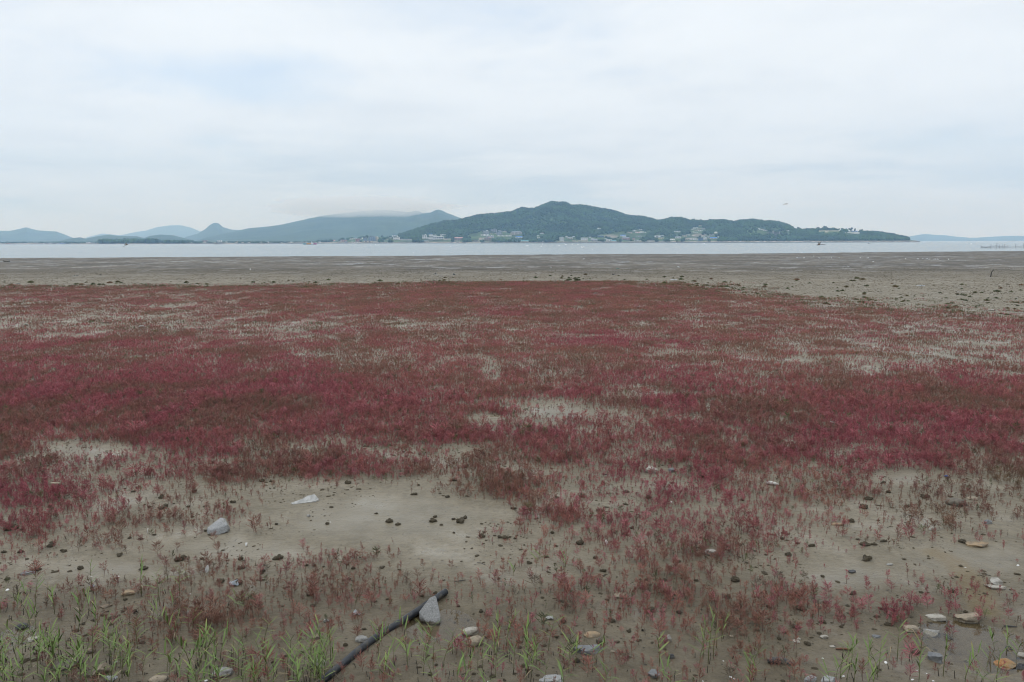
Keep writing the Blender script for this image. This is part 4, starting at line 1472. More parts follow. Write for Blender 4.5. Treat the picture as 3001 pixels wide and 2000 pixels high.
def build_shell():
    """bare concrete frame of an unfinished building"""
    p = far_hit(2268, 691.5)
    k = mpp(p)
    W, H = 34 * k, 11 * k
    cm = simple('bare_concrete', (0.36, 0.345, 0.32), .9, .2, .3)
    t = empty('building_shell', (p.x, p.y, p.z - .8), -.12)
    tag(t, 'unfinished concrete building shell with open dark floors on the green slope', 'building')
    for f in range(4):
        link('floor_slab', MB().box(-W / 2, W / 2, 0, 10, H * f / 3 + .2, H * f / 3 + .8).mesh('floor_slab', cm), t)
    for i in range(13):
        x = -W / 2 + W * i / 12
        if abs(x + W * .05) < 2.5:
            continue
        link('column', MB().box(x - .35, x + .35, .2, .9, .8, H).mesh('column', cm), t)
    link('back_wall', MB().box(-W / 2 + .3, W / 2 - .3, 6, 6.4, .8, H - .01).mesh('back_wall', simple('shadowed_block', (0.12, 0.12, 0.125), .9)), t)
    link('stair_tower', MB().box(-W * .05 - 2.6, -W * .05 + 2.6, -.6, 5.8, 0, H + 6).mesh('stair_tower', cm), t)
    link('end_tower', MB().box(W / 2 - 2.0, W / 2 + .6, -.4, 5.5, 0, H + 3).mesh('end_tower', cm), t)
    link('end_tower', MB().box(-W / 2 - .6, -W / 2 + 1.6, -.4, 5.5, 0, H + 1.5).mesh('end_tower', cm), t)


def build_far_shore():
    for hs in HOUSES:
        build_house(*hs)
    build_shell()
    for (cx, by, w, h, wc, lab) in WALL_STRIPS:
        p = far_hit(cx, by)
        k = mpp(p)
        o = link('retaining_wall', MB().box(-w * k / 2, w * k / 2, -.3, 1.2, -1.5, h * k).mesh('retaining_wall', wall_m(wc)), None, (p.x, p.y - 2, p.z), (0, 0, random.uniform(-.06, .06)))
        tag(o, lab, 'wall')
    # lookout tower near the tip
    p = far_hit(2625, 691.5)
    t = empty('lookout_tower', (p.x, p.y, p.z - .5))
    bm_ = simple('tower_wood', (0.20, 0.16, 0.13), .9)
    tag(t, 'small wooden lookout tower on the tip of the headland', 'tower')
    for sx in (-1, 1):
        for sy in (-1, 1):
            link('leg', MB().tube([(sx * 2.4, sy * 2.4, 0), (sx * 1.9, sy * 1.9, 5)], .28, 5).mesh('leg', bm_), t)
    link('cabin', MB().box(-2.3, 2.3, -2.3, 2.3, 4.6, 7.2).mesh('cabin', bm_), t)
    link('roof', MB().add([(-3, -3, 7.2), (3, -3, 7.2), (3, 3, 7.2), (-3, 3, 7.2), (0, 0, 9)], [(0, 1, 4), (1, 2, 4), (2, 3, 4), (3, 0, 4), (0, 3, 2, 1)]).mesh('roof', bm_), t)
    # jetty at the left of the hotels
    cm = simple('jetty_concrete', (0.30, 0.29, 0.28), .9)
    p = plain_hit(1010, 713.6)
    k = mpp(p)
    t = empty('jetty', (p.x, p.y - 15, 0))
    tag(t, 'dark piled jetty with white railings on the far shore below the hotel', 'jetty')
    link('deck', MB().box(-20 * k, 20 * k, 0, 7, 3.0, 3.8).mesh('deck', cm), t)
    for i in range(11):
        x = -19 * k + i * 3.8 * k
        link('pile', MB().box(x - .5, x + .5, .3, 1.5, -2.5, 3.0).mesh('pile', simple('pile_dark', (.09, .085, .08), .9)), t)
    link('hut', MB().box(2 * k, 10 * k, 2, 6, 3.8, 3.8 + 2.6 * k).mesh('hut', wall_m('blue-grey')), t)
    link('ramp', MB().add([(12 * k, 1, 3.0), (26 * k, 1, 7), (26 * k, 4, 7), (12 * k, 4, 3.0), (12 * k, 1, 2.2), (26 * k, 1, 6.2), (26 * k, 4, 6.2), (12 * k, 4, 2.2)],
                          [(0, 1, 2, 3), (4, 7, 6, 5), (0, 4, 5, 1), (2, 6, 7, 3), (1, 5, 6, 2), (0, 3, 7, 4)]).mesh('ramp', wall_m('white')), t)
    # landing slope at the village
    p = main_hit(1380, 712)
    k = mpp(p)
    o = link('slipway', MB().add([(-16 * k, 0, -1), (30 * k, 0, -1), (30 * k, 14, -1), (-16 * k, 14, -1), (-6 * k, 0, 4.2), (30 * k, 0, 4.2), (30 * k, 14, 4.2), (-6 * k, 14, 4.2)],
                                [(0, 1, 5, 4), (4, 5, 6, 7), (1, 2, 6, 5), (3, 0, 4, 7), (2, 3, 7, 6)]).mesh('slipway', wall_m('beige')), None, (p.x, p.y - 22, 0))
    tag(o, 'pale concrete slipway and quay below the hillside village', 'quay')
    # sea wall along the shore between the hamlets
    for (xa, xb, lab) in [(1400, 1560, 'dark stone sea wall under the hillside village'), (1640, 1960, 'long dark sea wall in front of the shore hamlets'), (1060, 1220, 'dark sea wall in front of the waterfront hotels')]:
        mb = MB()
        xs = np.linspace(xa, xb, 14)
        pts = []
        for x in xs:
            d = ray(x, 711)
            b = d.x / d.y
            y = float(shore_of(np.array([b]))[0]) - 2 + (30 if x < 1125 else 0)
            pts.append((b * y, y))
        for (a, b) in zip(pts[:-1], pts[1:]):
            mb.add([(a[0], a[1], -1), (b[0], b[1], -1), (b[0], b[1] + 2, 3.6), (a[0], a[1] + 2, 3.6), (b[0], b[1] + 9, 3.6), (a[0], a[1] + 9, 3.6)], [(0, 1, 2, 3), (3, 2, 4, 5)])
        o = link('sea_wall', mb.mesh('sea_wall', simple('sea_wall_stone', (0.13, 0.125, 0.12), .95, .4, .2, col2=(.26, .24, .21))))
        tag(o, lab, 'wall')


build_far_shore()
build_forest()
build_skyline_trees()


# ================================================================== ON THE WATER
def build_boats():
    # painted ferry barge on the left
    z0 = SEA_Z
    p = at(908, 717.4, SEA_Z)
    p = Vector((p.x * .8, p.y * .8, z0)) if p.y > 2700 else p
    k = mpp(p)
    L = 38 * k
    t = empty('barge', p, .05)
    tag(t, 'long painted barge of light blue, orange and pink sections on the water', 'boat')
    cols = [('bow_hull', -.5, -.22, (0.18, 0.52, 0.60)), ('middle_hull', -.22, .12, (0.75, 0.42, 0.10)), ('white_hull', .12, .30, (0.75, 0.76, 0.76)), ('stern_hull', .30, .5, (0.70, 0.10, 0.33))]
    for (nm, a, b, c) in cols:
        link(nm, MB().add([(a * L, -3, 0), (b * L, -3, 0), (b * L, 3, 0), (a * L, 3, 0), (a * L, -4, 3.2 * k), (b * L, -4, 3.2 * k), (b * L, 4, 3.2 * k), (a * L, 4, 3.2 * k)],
                          [(0, 1, 5, 4), (1, 2, 6, 5), (2, 3, 7, 6), (3, 0, 4, 7), (4, 5, 6, 7)]).mesh(nm, simple('paint_' + nm, c, .5, .1)), t)
    wm = wall_m('white')
    link('waterline_band', MB().box(-.49 * L, .49 * L, -3.4, 3.4, 0, .7 * k).mesh('waterline_band', simple('rust_band', (.13, .15, .18))), t)
    link('cabin', MB().box(.14 * L, .26 * L, -2, 2, 3.2 * k, 5.4 * k).mesh('cabin', wm), t)
    link('crates', MB().box(-.2 * L, .08 * L, -2.2, 2.2, 3.2 * k, 4.2 * k).mesh('crates', simple('crate_orange', (.72, .36, .10))), t)
    link('mast', MB().tube([(.12 * L, 0, 3 * k), (.12 * L, 0, 10 * k)], .35, 6).mesh('mast', wm), t)
    link('mast', MB().tube([(-.3 * L, 0, 3 * k), (-.3 * L, 0, 6.5 * k)], .25, 6).mesh('mast', wm), t)
    # small boats
    bh = simple('boat_hull', (.20, .20, .21))
    for (px, py, w, lab) in [(1487, 713.6, 6, 'small dark boat off the hillside village quay'), (2545, 715, 4, 'tiny dark boat off the headland'), (639, 716.6, 18, 'low grey raft near the left shore'), (1513, 713.6, 3, 'smallest dark boat right of the quay boat')]:
        p = at(px, py, SEA_Z)
        if p.y > 2800:
            p = Vector((p.x * 2800 / p.y, 2800, SEA_Z))
        k = mpp(p)
        L = w * k
        t = empty('small_boat', p, .1)
        tag(t, lab, 'boat')
        link('hull', MB().add([(-L / 2, 0, 0), (0, -L * .16, -.1), (L / 2, 0, 0), (0, L * .16, -.1), (-L * .55, 0, 1.2), (0, -L * .2, .9), (L * .55, 0, 1.3), (0, L * .2, .9)],
                              [(0, 1, 5, 4), (1, 2, 6, 5), (2, 3, 7, 6), (3, 0, 4, 7), (4, 5, 6, 7)]).mesh('hull', bh), t)
        link('cabin', MB().box(-L * .1, L * .14, -L * .08, L * .08, .9, 2.2).mesh('cabin', bh), t)
    # floats
    v, f = ICO[2]
    vv = v.copy()
    vv[:, 2] = vv[:, 2] * .8 + .45
    fm = mesh_from('float', vv, f, simple('float_white', (.85, .85, .83), .4, .06), True)
    fd = mesh_from('float', vv, f, simple('float_dark', (.10, .10, .11), .5), True)
    fl = [(1542, 722, 2.2), (1547, 722, 2.4), (1562, 716.5, 1.8), (1590, 716.5, 2.0), (1586, 723, 2.0), (1654, 716.5, 2.2), (1657, 718.3, 2.6), (1659.5, 718.3, 2.2), (1677, 717, 2.4), (1693, 717.5, 2), (1696, 717.5, 1.8), (1637, 721.5, 1.6), (1640, 721.5, 1.6), (1704, 725.3, 2.4), (1706, 726.5, 3.0), (1711, 725.3, 2.6),
          (1321, 723, 1.6), (1087, 719.5, 2.0), (1100, 719, 2.4), (1108, 719, 1.4), (2060, 715.8, 2.2), (2064, 715.8, 2.4), (1982, 715.6, 1.6), (2034, 715.4, 1.6), (2846, 716, 2.2), (2770, 716.5, 1.2), (1737, 732.5, 1.4), (1211, 742, 1.6)]
    for (px, py, w) in fl:
        p = at(px, py, SEA_Z)
        if p.y > 2600:
            p = Vector((p.x * 2600 / p.y, 2600, SEA_Z))
        s = w * mpp(p) * .62
        o = link('float', fm, None, p, None, (s, s, s))
        wh = 'off the wooded shore right of the hillside village' if 1530 < px < 1600 else 'in the group off the shore hamlets' if 1600 < px < 1740 else 'off the right-hand village' if 1900 < px < 2200 else 'out to sea on the right' if px > 2700 else 'off the waterfront hotels'
        tag(o, ('larger' if w > 2.1 else 'tiny') + ' white float ' + wh, 'buoy', 'white floats on the water')
    for (px, py, w) in [(1625, 724, 1.4), (1658, 724, 1.6), (1684, 724.5, 1.6), (2137, 717.3, 1.6), (2548, 715.3, 2.4), (2711, 719.6, 2), (2771, 716, 1.5), (2779, 716, 1.5), (2860, 716, 1.6)]:
        p = at(px, py, SEA_Z)
        s = w * mpp(p) * .5
        o = link('float', fd, None, p, None, (s, s, s))
        tag(o, 'small dark float on the open water', 'buoy', 'dark floats on the water')


build_boats()


def build_nets():
    pm = simple('stake_wood', (.045, .038, .03), .9)
    nt = bpy.data.materials.new('net')
    nt.use_nodes = True
    t_ = NT(nt.node_tree)
    nt.node_tree.nodes.clear()
    out = t_.n('ShaderNodeOutputMaterial')
    df = t_.n('ShaderNodeBsdfDiffuse', {'Color': (.05, .06, .06, 1)})
    t_.link(df.outputs[0], out.inputs[0])

    def net_panel(a, b, top_a, top_b, sag, cell=.16, r=.012):
        """netting: real strings between two stakes"""
        mb = MB()
        a, b = Vector(a), Vector(b)
        L = (b - a).length
        n = max(4, int(L / cell))
        m_ = 7
        def P(u, w):
            top = top_a * (1 - u) + top_b * u - sag * 4 * u * (1 - u)
            q = a.lerp(b, u)
            return q + Vector((0, .08 * math.sin(9 * u), .05 + (top - .05) * w))
        for i in range(n + 1):
            mb.tube([P(i / n, j / 3) for j in range(4)], r, 3, False)
        for j in range(m_ + 1):
            mb.tube([P(i / 8, j / m_) for i in range(9)], r * (2.2 if j == m_ else 1), 3, False)
        return mb.mesh('netting', nt)
    # fish trap on the edge of the water at the right
    stakes = [(2904, 728.2, 12), (2921, 728.0, 16), (2929, 728.0, 10), (2937, 728.0, 11), (2944, 728, 13), (2951, 727.8, 9), (2975, 727.6, 11), (2999, 727.5, 14), (3024, 727.4, 12)]
    t0 = at(2904, 728.2, -.1)
    t = empty('fish_trap', t0)
    tag(t, 'stake net fish trap standing at the edge of the water on the right', 'fishing net')
    prev = None
    for i, (px, py, h) in enumerate(stakes):
        p = at(px, py, -.1)
        p = Vector((p.x / p.y * t0.y, t0.y, -.1)) - t0
        H = h * mpp(t0)
        lean = random.uniform(-.15, .15)
        link('stake', MB().tube([p + Vector((0, 0, -.3)), p + Vector((lean, 0, H))], .075, 6).mesh('stake', pm), t)
        if prev is not None:
            link('netting', net_panel(prev[0], p, prev[1] * .62, H * .62, .45, cell=.30 if i < 6 else .42, r=.018 if i < 6 else .012), t)
        prev = (p, H)
    # side wing running back towards the water
    a = at(2904, 728.2, -.1) - t0
    b = Vector((a.x + 1.5, a.y + 14, 0))
    H = 10 * mpp(t0)
    link('stake', MB().tube([b, b + Vector((0, 0, H))], .07, 6).mesh('stake', pm), t)
    link('netting', net_panel(a, b, 1.3, 1.2, .3, .35, .02), t)
    link('rope', MB().tube([a + Vector((0, 0, 1.1)), a + Vector((-4, 0, .5)), a + Vector((-7.5, 0, .1))], .03, 4).mesh('rope', pm), t)
    # dark frame on the flats at the far left
    p0 = at(16, 767.5)
    k = mpp(p0)
    t = empty('net_frame', p0)
    tag(t, 'low dark net frame lying on the mud flat at the far left', 'fishing net')
    for (dx, h) in [(-5, 4), (-1, 2.2), (8, 2), (12, 3.2)]:
        link('stake', MB().tube([(dx * k, 0, -.1), (dx * k + .06, 0, h * k)], .05, 5).mesh('stake', pm), t)
    link('rail', MB().tube([(-8 * k, 0, .2), (-5 * k, 0, 3.2 * k), (-1 * k, 0, 1.4 * k), (5 * k, 0, 1.2 * k), (12 * k, 0, 2.2 * k)], .055, 5).mesh('rail', pm), t)
    link('netting', MB().box(-4 * k, 11 * k, -.3, .3, -.02, .14).mesh('netting', pm), t)
    # dark post leaning in the flats
    p = at(2902, 812)
    k = mpp(p)
    mb = MB().tube([(0, 0, -.3), (2.2 * k, 0, 8 * k), (4.5 * k, 0.1, 14 * k), (8.5 * k, .1, 19 * k), (10 * k, .1, 21.5 * k)], [.062, .06, .058, .06, .03], 8)
    tag(link('leaning_post', mb.mesh('leaning_post', pm, True), None, p), 'dark crooked post leaning out of the mud flat at the right', 'post')


build_nets()


# ================================================================== BIRDS AND INSECTS
def bird_body(bent=0.0):
    """standing gull: one skin from tail to beak"""
    mb = MB()
    pts = [(-.27, 0, .17), (-.2, 0, .185), (-.08, 0, .2), (.05, 0, .215), (.13, 0, .25), (.165, 0, .31), (.2, 0, .335 - bent), (.235, 0, .33 - bent), (.29, 0, .318 - bent)]
    rad = [.012, .04, .085, .085, .06, .04, .043, .03, .006]
    mb.tube(pts, rad, 8)
    return mb.mesh('gull_body', simple('gull_white', (.86, .86, .85), .6, .05), True)


def build_gulls():
    body = bird_body()
    wing = MB().add([(-.3, .075, .20), (.08, .088, .24), (.06, .09, .18), (-.12, .09, .16), (-.3, .06, .21), (-.05, .085, .27)], [(0, 3, 2, 1), (0, 1, 5)]).mesh('wing', simple('gull_grey', (.45, .47, .50), .6))
    wing2 = MB().add([(-.3, -.075, .20), (.08, -.088, .24), (.06, -.09, .18), (-.12, -.09, .16), (-.3, -.06, .21), (-.05, -.085, .27)], [(0, 1, 2, 3), (0, 5, 1)]).mesh('wing', MATS['gull_grey'])
    legm = simple('gull_leg', (.35, .28, .12))
    leg = MB().tube([(.0, .03, -.01), (.01, .03, .15)], .01, 5).mesh('leg', legm)
    leg2 = MB().tube([(.0, -.03, -.01), (.01, -.03, .15)], .01, 5).mesh('leg', legm)
    spots = [(2336, 757.6), (2356, 758.4), (2401, 759.2), (2437, 759), (2459, 757.5), (2521, 758), (2543, 758.6), (2558, 770.4), (2486, 785.4), (2654, 761), (2689, 761.2), (2691, 761.8), (2704, 761), (2716, 761), (2723, 762.8), (2737, 763), (2742, 763), (2749, 763), (2780, 763), (1614, 788.4), (1989, 786.6), (1984, 744),
             (734, 793.8), (2350, 742), (2384, 753.6), (1710, 762)]
    for i, (px, py) in enumerate(spots):
        p = at(px, py)
        t = empty('gull', p, random.uniform(0, 6.28))
        s = 1.0
        t.scale = (s, s, s)
        for nm, me in (('body', body), ('wing', wing), ('wing', wing2), ('leg', leg), ('leg', leg2)):
            link(nm, me, t)
        lab = {8: 'white gull standing nearest of those on the right flats', 7: 'white gull standing alone just beyond the nearest right-hand gull', 19: 'white gull on the flats below the middle of the hill', 20: 'white gull alone on the flats below the right village', 22: 'white gull on the flats at the left'}.get(i)
        if lab is None:
            lab = 'tiny white gull in the loose line on the right flats' if 2300 < px < 2600 else 'tiny white gull in the tight group far out at the right' if px >= 2600 else 'tiny white gull far out on the middle flats'
        tag(t, lab, 'bird', 'gulls on the mud flats')


build_gulls()


def build_insects():
    wm = bpy.data.materials.new('insect_wing')
    wm.use_nodes = True
    wm.node_tree.nodes.clear()
    t_ = NT(wm.node_tree)
    out = t_.n('ShaderNodeOutputMaterial')
    tr = t_.n('ShaderNodeBsdfTransparent')
    df = t_.n('ShaderNodeBsdfDiffuse', {'Color': (.22, .18, .13, 1)})
    mx = t_.n('ShaderNodeMixShader', {0: .45, 1: tr.outputs[0], 2: df.outputs[0]})
    t_.link(mx.outputs[0], out.inputs[0])
    bm_ = simple('insect_body', (.06, .042, .028), .4)
    for (px, py, dist, rot, wing_up, lab) in [(2304, 599, 9.0, (0.05, -.05, .1), .15, 'dragonfly in the sky above the headland'),
                                              (2402, 718.5, 5.2, (0.1, .1, 2.9), .5, 'dragonfly with raised wings in front of the sea off the headland'),
                                              (370, 719, 7.5, (.2, -.45, .2), .5, 'orange-brown dragonfly in front of the sea at the left')]:
        d = ray(px, py)
        p = Vector((0, 0, CAM_H)) + d * dist
        t = empty('dragonfly', p)
        t.rotation_euler = rot
        tag(t, lab, 'dragonfly')
        mb = MB().tube([(-.036, 0, -.002), (-.02, 0, 0), (-.004, 0, .001), (.002, 0, .002), (.010, 0, .002), (.014, 0, .001)], [.0012, .0014, .0018, .0036, .0034, .002], 8)
        mb.tube([(.013, -.003, .001), (.016, 0, .001), (.013, .003, .001)], [.002, .0028, .002], 6)
        link('body', mb.mesh('body', bm_, True), t)
        for sx in (0, 1):
            for sy in (-1, 1):
                x = .006 - .006 * sx
                z = .003
                ln = .036
                up = wing_up * (1 - .15 * sx)
                pts = [(x, 0, z), (x + .004, sy * ln * .4 * math.cos(up), z + ln * .4 * math.sin(up)), (x + .003 - .006 * sx, sy * ln * math.cos(up), z + ln * math.sin(up)), (x - .004 - .006 * sx, sy * ln * .9 * math.cos(up), z + ln * .9 * math.sin(up)), (x - .006, sy * ln * .35 * math.cos(up), z + ln * .35 * math.sin(up))]
                link('wing', MB().add(pts, [(0, 1, 2, 3, 4)]).mesh('wing', wm), t)


build_insects()

# ================================================================== STONES
ROCKS = []          # footprints (x, y, r): plants keep off


def rock_mesh(seed, sx, sy, sz, kind, mat):
    rnd = random.Random(seed)
    if kind == 'angular':           # split stone: a few flat faces
        v, f = ICO[4]
        v = v.copy()
        for _ in range(13):
            n = np.array([rnd.gauss(0, 1), rnd.gauss(0, 1), rnd.gauss(0, .8)])
            n /= np.linalg.norm(n)
            d = rnd.uniform(.52, .80)
            s = v @ n
            over = np.maximum(s - d, 0)
            v = v - over[:, None] * n[None] * .97
        r = 1 + .30 * noise3(v, 2, seed + 2) + .14 * noise3(v, 5, seed) + .07 * noise3(v, 13, seed + 4)
        v = v * r[:, None] * 1.25
    elif kind == 'slab':
        v, f = ICO[4]
        v = v.copy()
        for _ in range(9):
            a = rnd.uniform(0, 6.28)
            n = np.array([math.cos(a), math.sin(a), rnd.uniform(-.25, .25)])
            n /= np.linalg.norm(n)
            d = rnd.uniform(.55, .82)
            s = v @ n
            v = v - np.maximum(s - d, 0)[:, None] * n[None] * .97
        v[:, 2] = np.clip(v[:, 2], -.62, .50 + .22 * v[:, 0])
        r = 1 + .55 * noise3(v, 1.4, seed + 2) + .22 * noise3(v, 4, seed) + .09 * noise3(v, 12, seed + 4)
        v = v * r[:, None] * np.array([1.25, 1.25, 1.5])
    else:                           # rounded cobble
        v, f = ICO[4]
        v = v.copy()
        r = 1 + .42 * noise3(v, 1.5, seed) + .10 * noise3(v, 5, seed + 4) + .035 * noise3(v, 14, seed + 5)
        v = v * r[:, None]
    v = v * np.array([sx, sy, sz])
    return mesh_from('stone', v, f, mat, kind == 'round')


RM = {
    'granite': rock_mat('granite', (.28, .28, .27), (.35, .345, .33), .65, .16),
    'grey': rock_mat('grey_stone', (.33, .32, .29), (.22, .21, .19), .2, .26),
    'pale': rock_mat('pale_stone', (.40, .37, .31), (.26, .23, .18), .15, .28),
    'white': rock_mat('white_stone', (.40, .375, .325), (.24, .215, .175), .15, .30),
    'tan': rock_mat('tan_stone', (.33, .265, .18), (.20, .155, .10), .2, .30),
    'ochre': rock_mat('ochre_stone', (.34, .235, .125), (.21, .15, .085), .15, .28),
    'rust': rock_mat('rust_stone', (.36, .155, .045), (.30, .20, .09), .1, .14),
    'brown': rock_mat('brown_stone', (.22, .16, .10), (.12, .09, .06), .1, .3),
    'black': rock_mat('black_stone', (.030, .030, .031), (.075, .073, .070), 0, .12),
    'slate': rock_mat('slate_stone', (.12, .125, .13), (.21, .21, .205), .05, .15),
    'muddy': rock_mat('muddy_stone', (.14, .115, .08), (.085, .07, .05), 0, .5),
}

# px, py (centre), width, height px, shape, stone, heading, label
STONES = [
    (368, 1738, 36, 22, 'angular', 'ochre', .2, 'ochre stone block half hidden by red plants behind the left reeds'),
    (306, 1777, 32, 12, 'slab', 'brown', .5, 'thin brown stone sliver in front of the ochre block'),
    (59, 1838, 36, 24, 'angular', 'black', .4, 'dark wet stone in the puddle at the left edge'),
    (97, 1873, 44, 18, 'slab', 'pale', .1, 'pale flat stone among reeds just below the left puddle'),
    (182, 1950, 80, 34, 'round', 'muddy', .3, 'large muddy dark boulder behind the bottom left reeds'),
    (260, 1908, 27, 20, 'round', 'brown', 0, 'round rust-brown stone between the left reeds'),
    (290, 1962, 52, 46, 'angular', 'tan', .7, 'upright tan stone among the bottom left reeds'),
    (319, 1990, 36, 24, 'angular', 'granite', .2, 'speckled grey stone below the upright tan stone'),
    (456, 1992, 52, 26, 'round', 'tan', 0, 'tan stone cut by the bottom edge left of the pipe'),
    (645, 1971, 62, 38, 'round', 'grey', .2, 'big rounded grey-beige boulder among reeds left of the pipe'),
    (1379, 1851, 52, 32, 'round', 'pale', .2, 'rounded beige stone behind its twin right of the pipe'),
    (1391, 1879, 50, 36, 'round', 'tan', .6, 'rounded tan stone leaning in front of its twin right of the pipe'),
    (1058, 1873, 36, 26, 'round', 'grey', 0, 'grey-tan cobble touching the left side of the pipe'),
    (935, 1943, 44, 36, 'angular', 'pale', .5, 'pale broken stone in the reeds just left of the pipe'),
    (927, 1867, 38, 15, 'slab', 'brown', .2, 'flat dark brown stone above the pale broken stone'),
    (954, 1819, 20, 16, 'angular', 'grey', .8, 'small crumbled grey stone among red plants left of the pipe'),
    (1736, 1860, 46, 20, 'round', 'ochre', .1, 'orange-brown long stone above the black and grey stone'),
    (1761, 1881, 24, 24, 'angular', 'muddy', .1, 'muddy lump touching the orange-brown stone'),
    (1723, 1905, 72, 34, 'slab', 'slate', .15, 'large dark stone with a grey top below the orange-brown stone'),
    (1960, 1873, 24, 25, 'angular', 'white', .3, 'compact light grey stone left of the tall reeds'),
    (1970, 1923, 21, 19, 'angular', 'black', .3, 'small jet black stone under the light grey stone'),
    (1914, 1976, 38, 26, 'angular', 'slate', -.5, 'dark slanting stone near the bottom edge'),
    (1622, 1994, 78, 28, 'slab', 'granite', .1, 'wide grey granite slab cut by the bottom edge'),
    (2144, 1865, 12, 8, 'round', 'tan', 0, 'small beige pebble right of the tall reeds'), (1796, 1910, 14, 8, 'round', 'tan', 0, 'small tan pebble right of the large dark stone'),
    (2928, 1705, 50, 24, 'angular', 'white', .2, 'whitish stone, upper of the pair on the right mud'),
    (2927, 1724, 48, 14, 'slab', 'pale', -.3, 'flat whitish stone, lower of the pair on the right mud'),
    (2842, 1816, 76, 36, 'slab', 'tan', -.35, 'long flat brown stone at the upper edge of the right puddle'),
    (2750, 1812, 60, 26, 'slab', 'pale', -.35, 'long pale stone among red plants left of the flat brown stone'),
    (2676, 1843, 50, 26, 'angular', 'tan', .1, 'brown stone at the left end of the right puddle'),
    (2738, 1854, 44, 28, 'angular', 'grey', .4, 'grey stone with a white top ringed by red plants in the puddle'),
    (2746, 1927, 50, 34, 'slab', 'slate', -.7, 'dark stone with a white ridge in the middle of the right puddle'),
    (2957, 1948, 54, 36, 'angular', 'rust', .1, 'bright orange rusty stone in the right puddle'),
    (2999, 1953, 30, 22, 'angular', 'black', .1, 'black stone cut by the right edge beside the orange stone'),
    (3000, 1922, 26, 24, 'round', 'pale', 0, 'pale stone cut by the right edge above the black stone'),
    (2571, 1866, 24, 11, 'slab', 'slate', 0, 'small flat dark slate left of the right puddle'),
    (2417, 1867, 23, 14, 'angular', 'pale', 0, 'cream stone right of the two joined cream pebbles'), (2335, 1881, 22, 12, 'angular', 'pale', .3, 'cream stone beside a smaller pebble on the right mud'), (2342, 1873, 12, 9, 'round', 'pale', 0, 'small cream pebble resting behind the cream stone'),
    (2441, 1896, 19, 8, 'slab', 'pale', 0, 'flat cream chip below the cream stones'),
    (2382, 1990, 40, 24, 'angular', 'granite', .3, 'grey granite stone at the bottom edge, left of two'), (2431, 1994, 44, 22, 'angular', 'granite', -.2, 'grey granite stone at the bottom edge, right of two'),
    (160, 1422, 38, 26, 'angular', 'tan', .4, 'tan limestone boulder in the red meadow at the left'),
    (80, 1679, 36, 14, 'slab', 'slate', .2, 'flat grey slate on the bare mud at the left'),
    (903, 1511, 12, 11, 'angular', 'grey', 0, 'small grey stone on the bare mud below the white board'),
    (1908, 1377, 36, 28, 'angular', 'pale', -.5, 'pale pointed stone in the middle distance right of centre'),
    (1972, 1378, 23, 17, 'angular', 'slate', .2, 'grey stone right of the pale pointed stone'),
    (2085, 1619, 44, 30, 'angular', 'white', -.4, 'whitish stone half grown over by red plants right of centre'),
    (2071, 1426, 11, 9, 'angular', 'slate', 0, 'small blue-grey stone on mud behind the red clumps'),
    (2454, 1537, 34, 12, 'slab', 'ochre', -.2, 'flat ochre stone among red plants at the right'),
    (2811, 1471, 56, 30, 'round', 'muddy', -.1, 'dark muddy boulder with plants on it at the right'), (2856, 1461, 34, 14, 'round', 'tan', 0, 'low tan stone just right of the muddy boulder'),
    (2877, 1597, 58, 20, 'slab', 'ochre', 0, 'long ochre stone on the bare mud at the right'), (2500, 1676, 27, 11, 'slab', 'black', .1, 'black slate chip on the smooth mud at the right'),
    (2610, 1655, 21, 8, 'slab', 'grey', 0, 'light grey slate chip right of the black one'), (2901, 1530, 25, 16, 'angular', 'slate', -.2, 'dark grey stone right of the muddy boulder'), (2732, 1548, 17, 18, 'angular', 'pale', .2, 'cream stone among the red plants at the right'),
    (775, 894, 19, 8, 'angular', 'pale', 0, 'tan stone far off in the red meadow left of centre'), (75, 952, 12, 9, 'angular', 'white', 0, 'pale block far off at the left in the meadow'), (412, 957, 20, 8, 'round', 'grey', 0, 'low grey stone far off in the meadow gap'),
    (308, 945, 24, 6, 'slab', 'grey', 0, 'flat grey stone left of the low grey one in the meadow gap'), (2462, 902, 15, 5, 'slab', 'tan', 0, 'small tan stone far off at the right end of the meadow'), (660, 965, 10, 4, 'round', 'grey', 0, 'tiny grey stone far off right of the meadow gap'),
    (221, 808, 15, 4, 'slab', 'white', 0, 'white slab lying on the tan flats at the left'), (88, 826, 14, 3.5, 'slab', 'white', 0, 'flat white slab at the far left edge of the meadow'), (1273, 803, 12, 4, 'slab', 'grey', 0, 'pale slab on the flats left of centre'), (1331, 804, 9, 5, 'angular', 'slate', 0, 'dark stone on the flats beside the pale slab'),
    (295, 806, 8, 3, 'angular', 'black', 0, 'dark lump right of the white slab on the left flats'), (1798, 805, 9, 3, 'angular', 'black', 0, 'dark lump on the flats below the right hill'), (51, 832, 12, 3, 'slab', 'slate', 0, 'dark flat stone beside the flat white slab at the far left'),
]


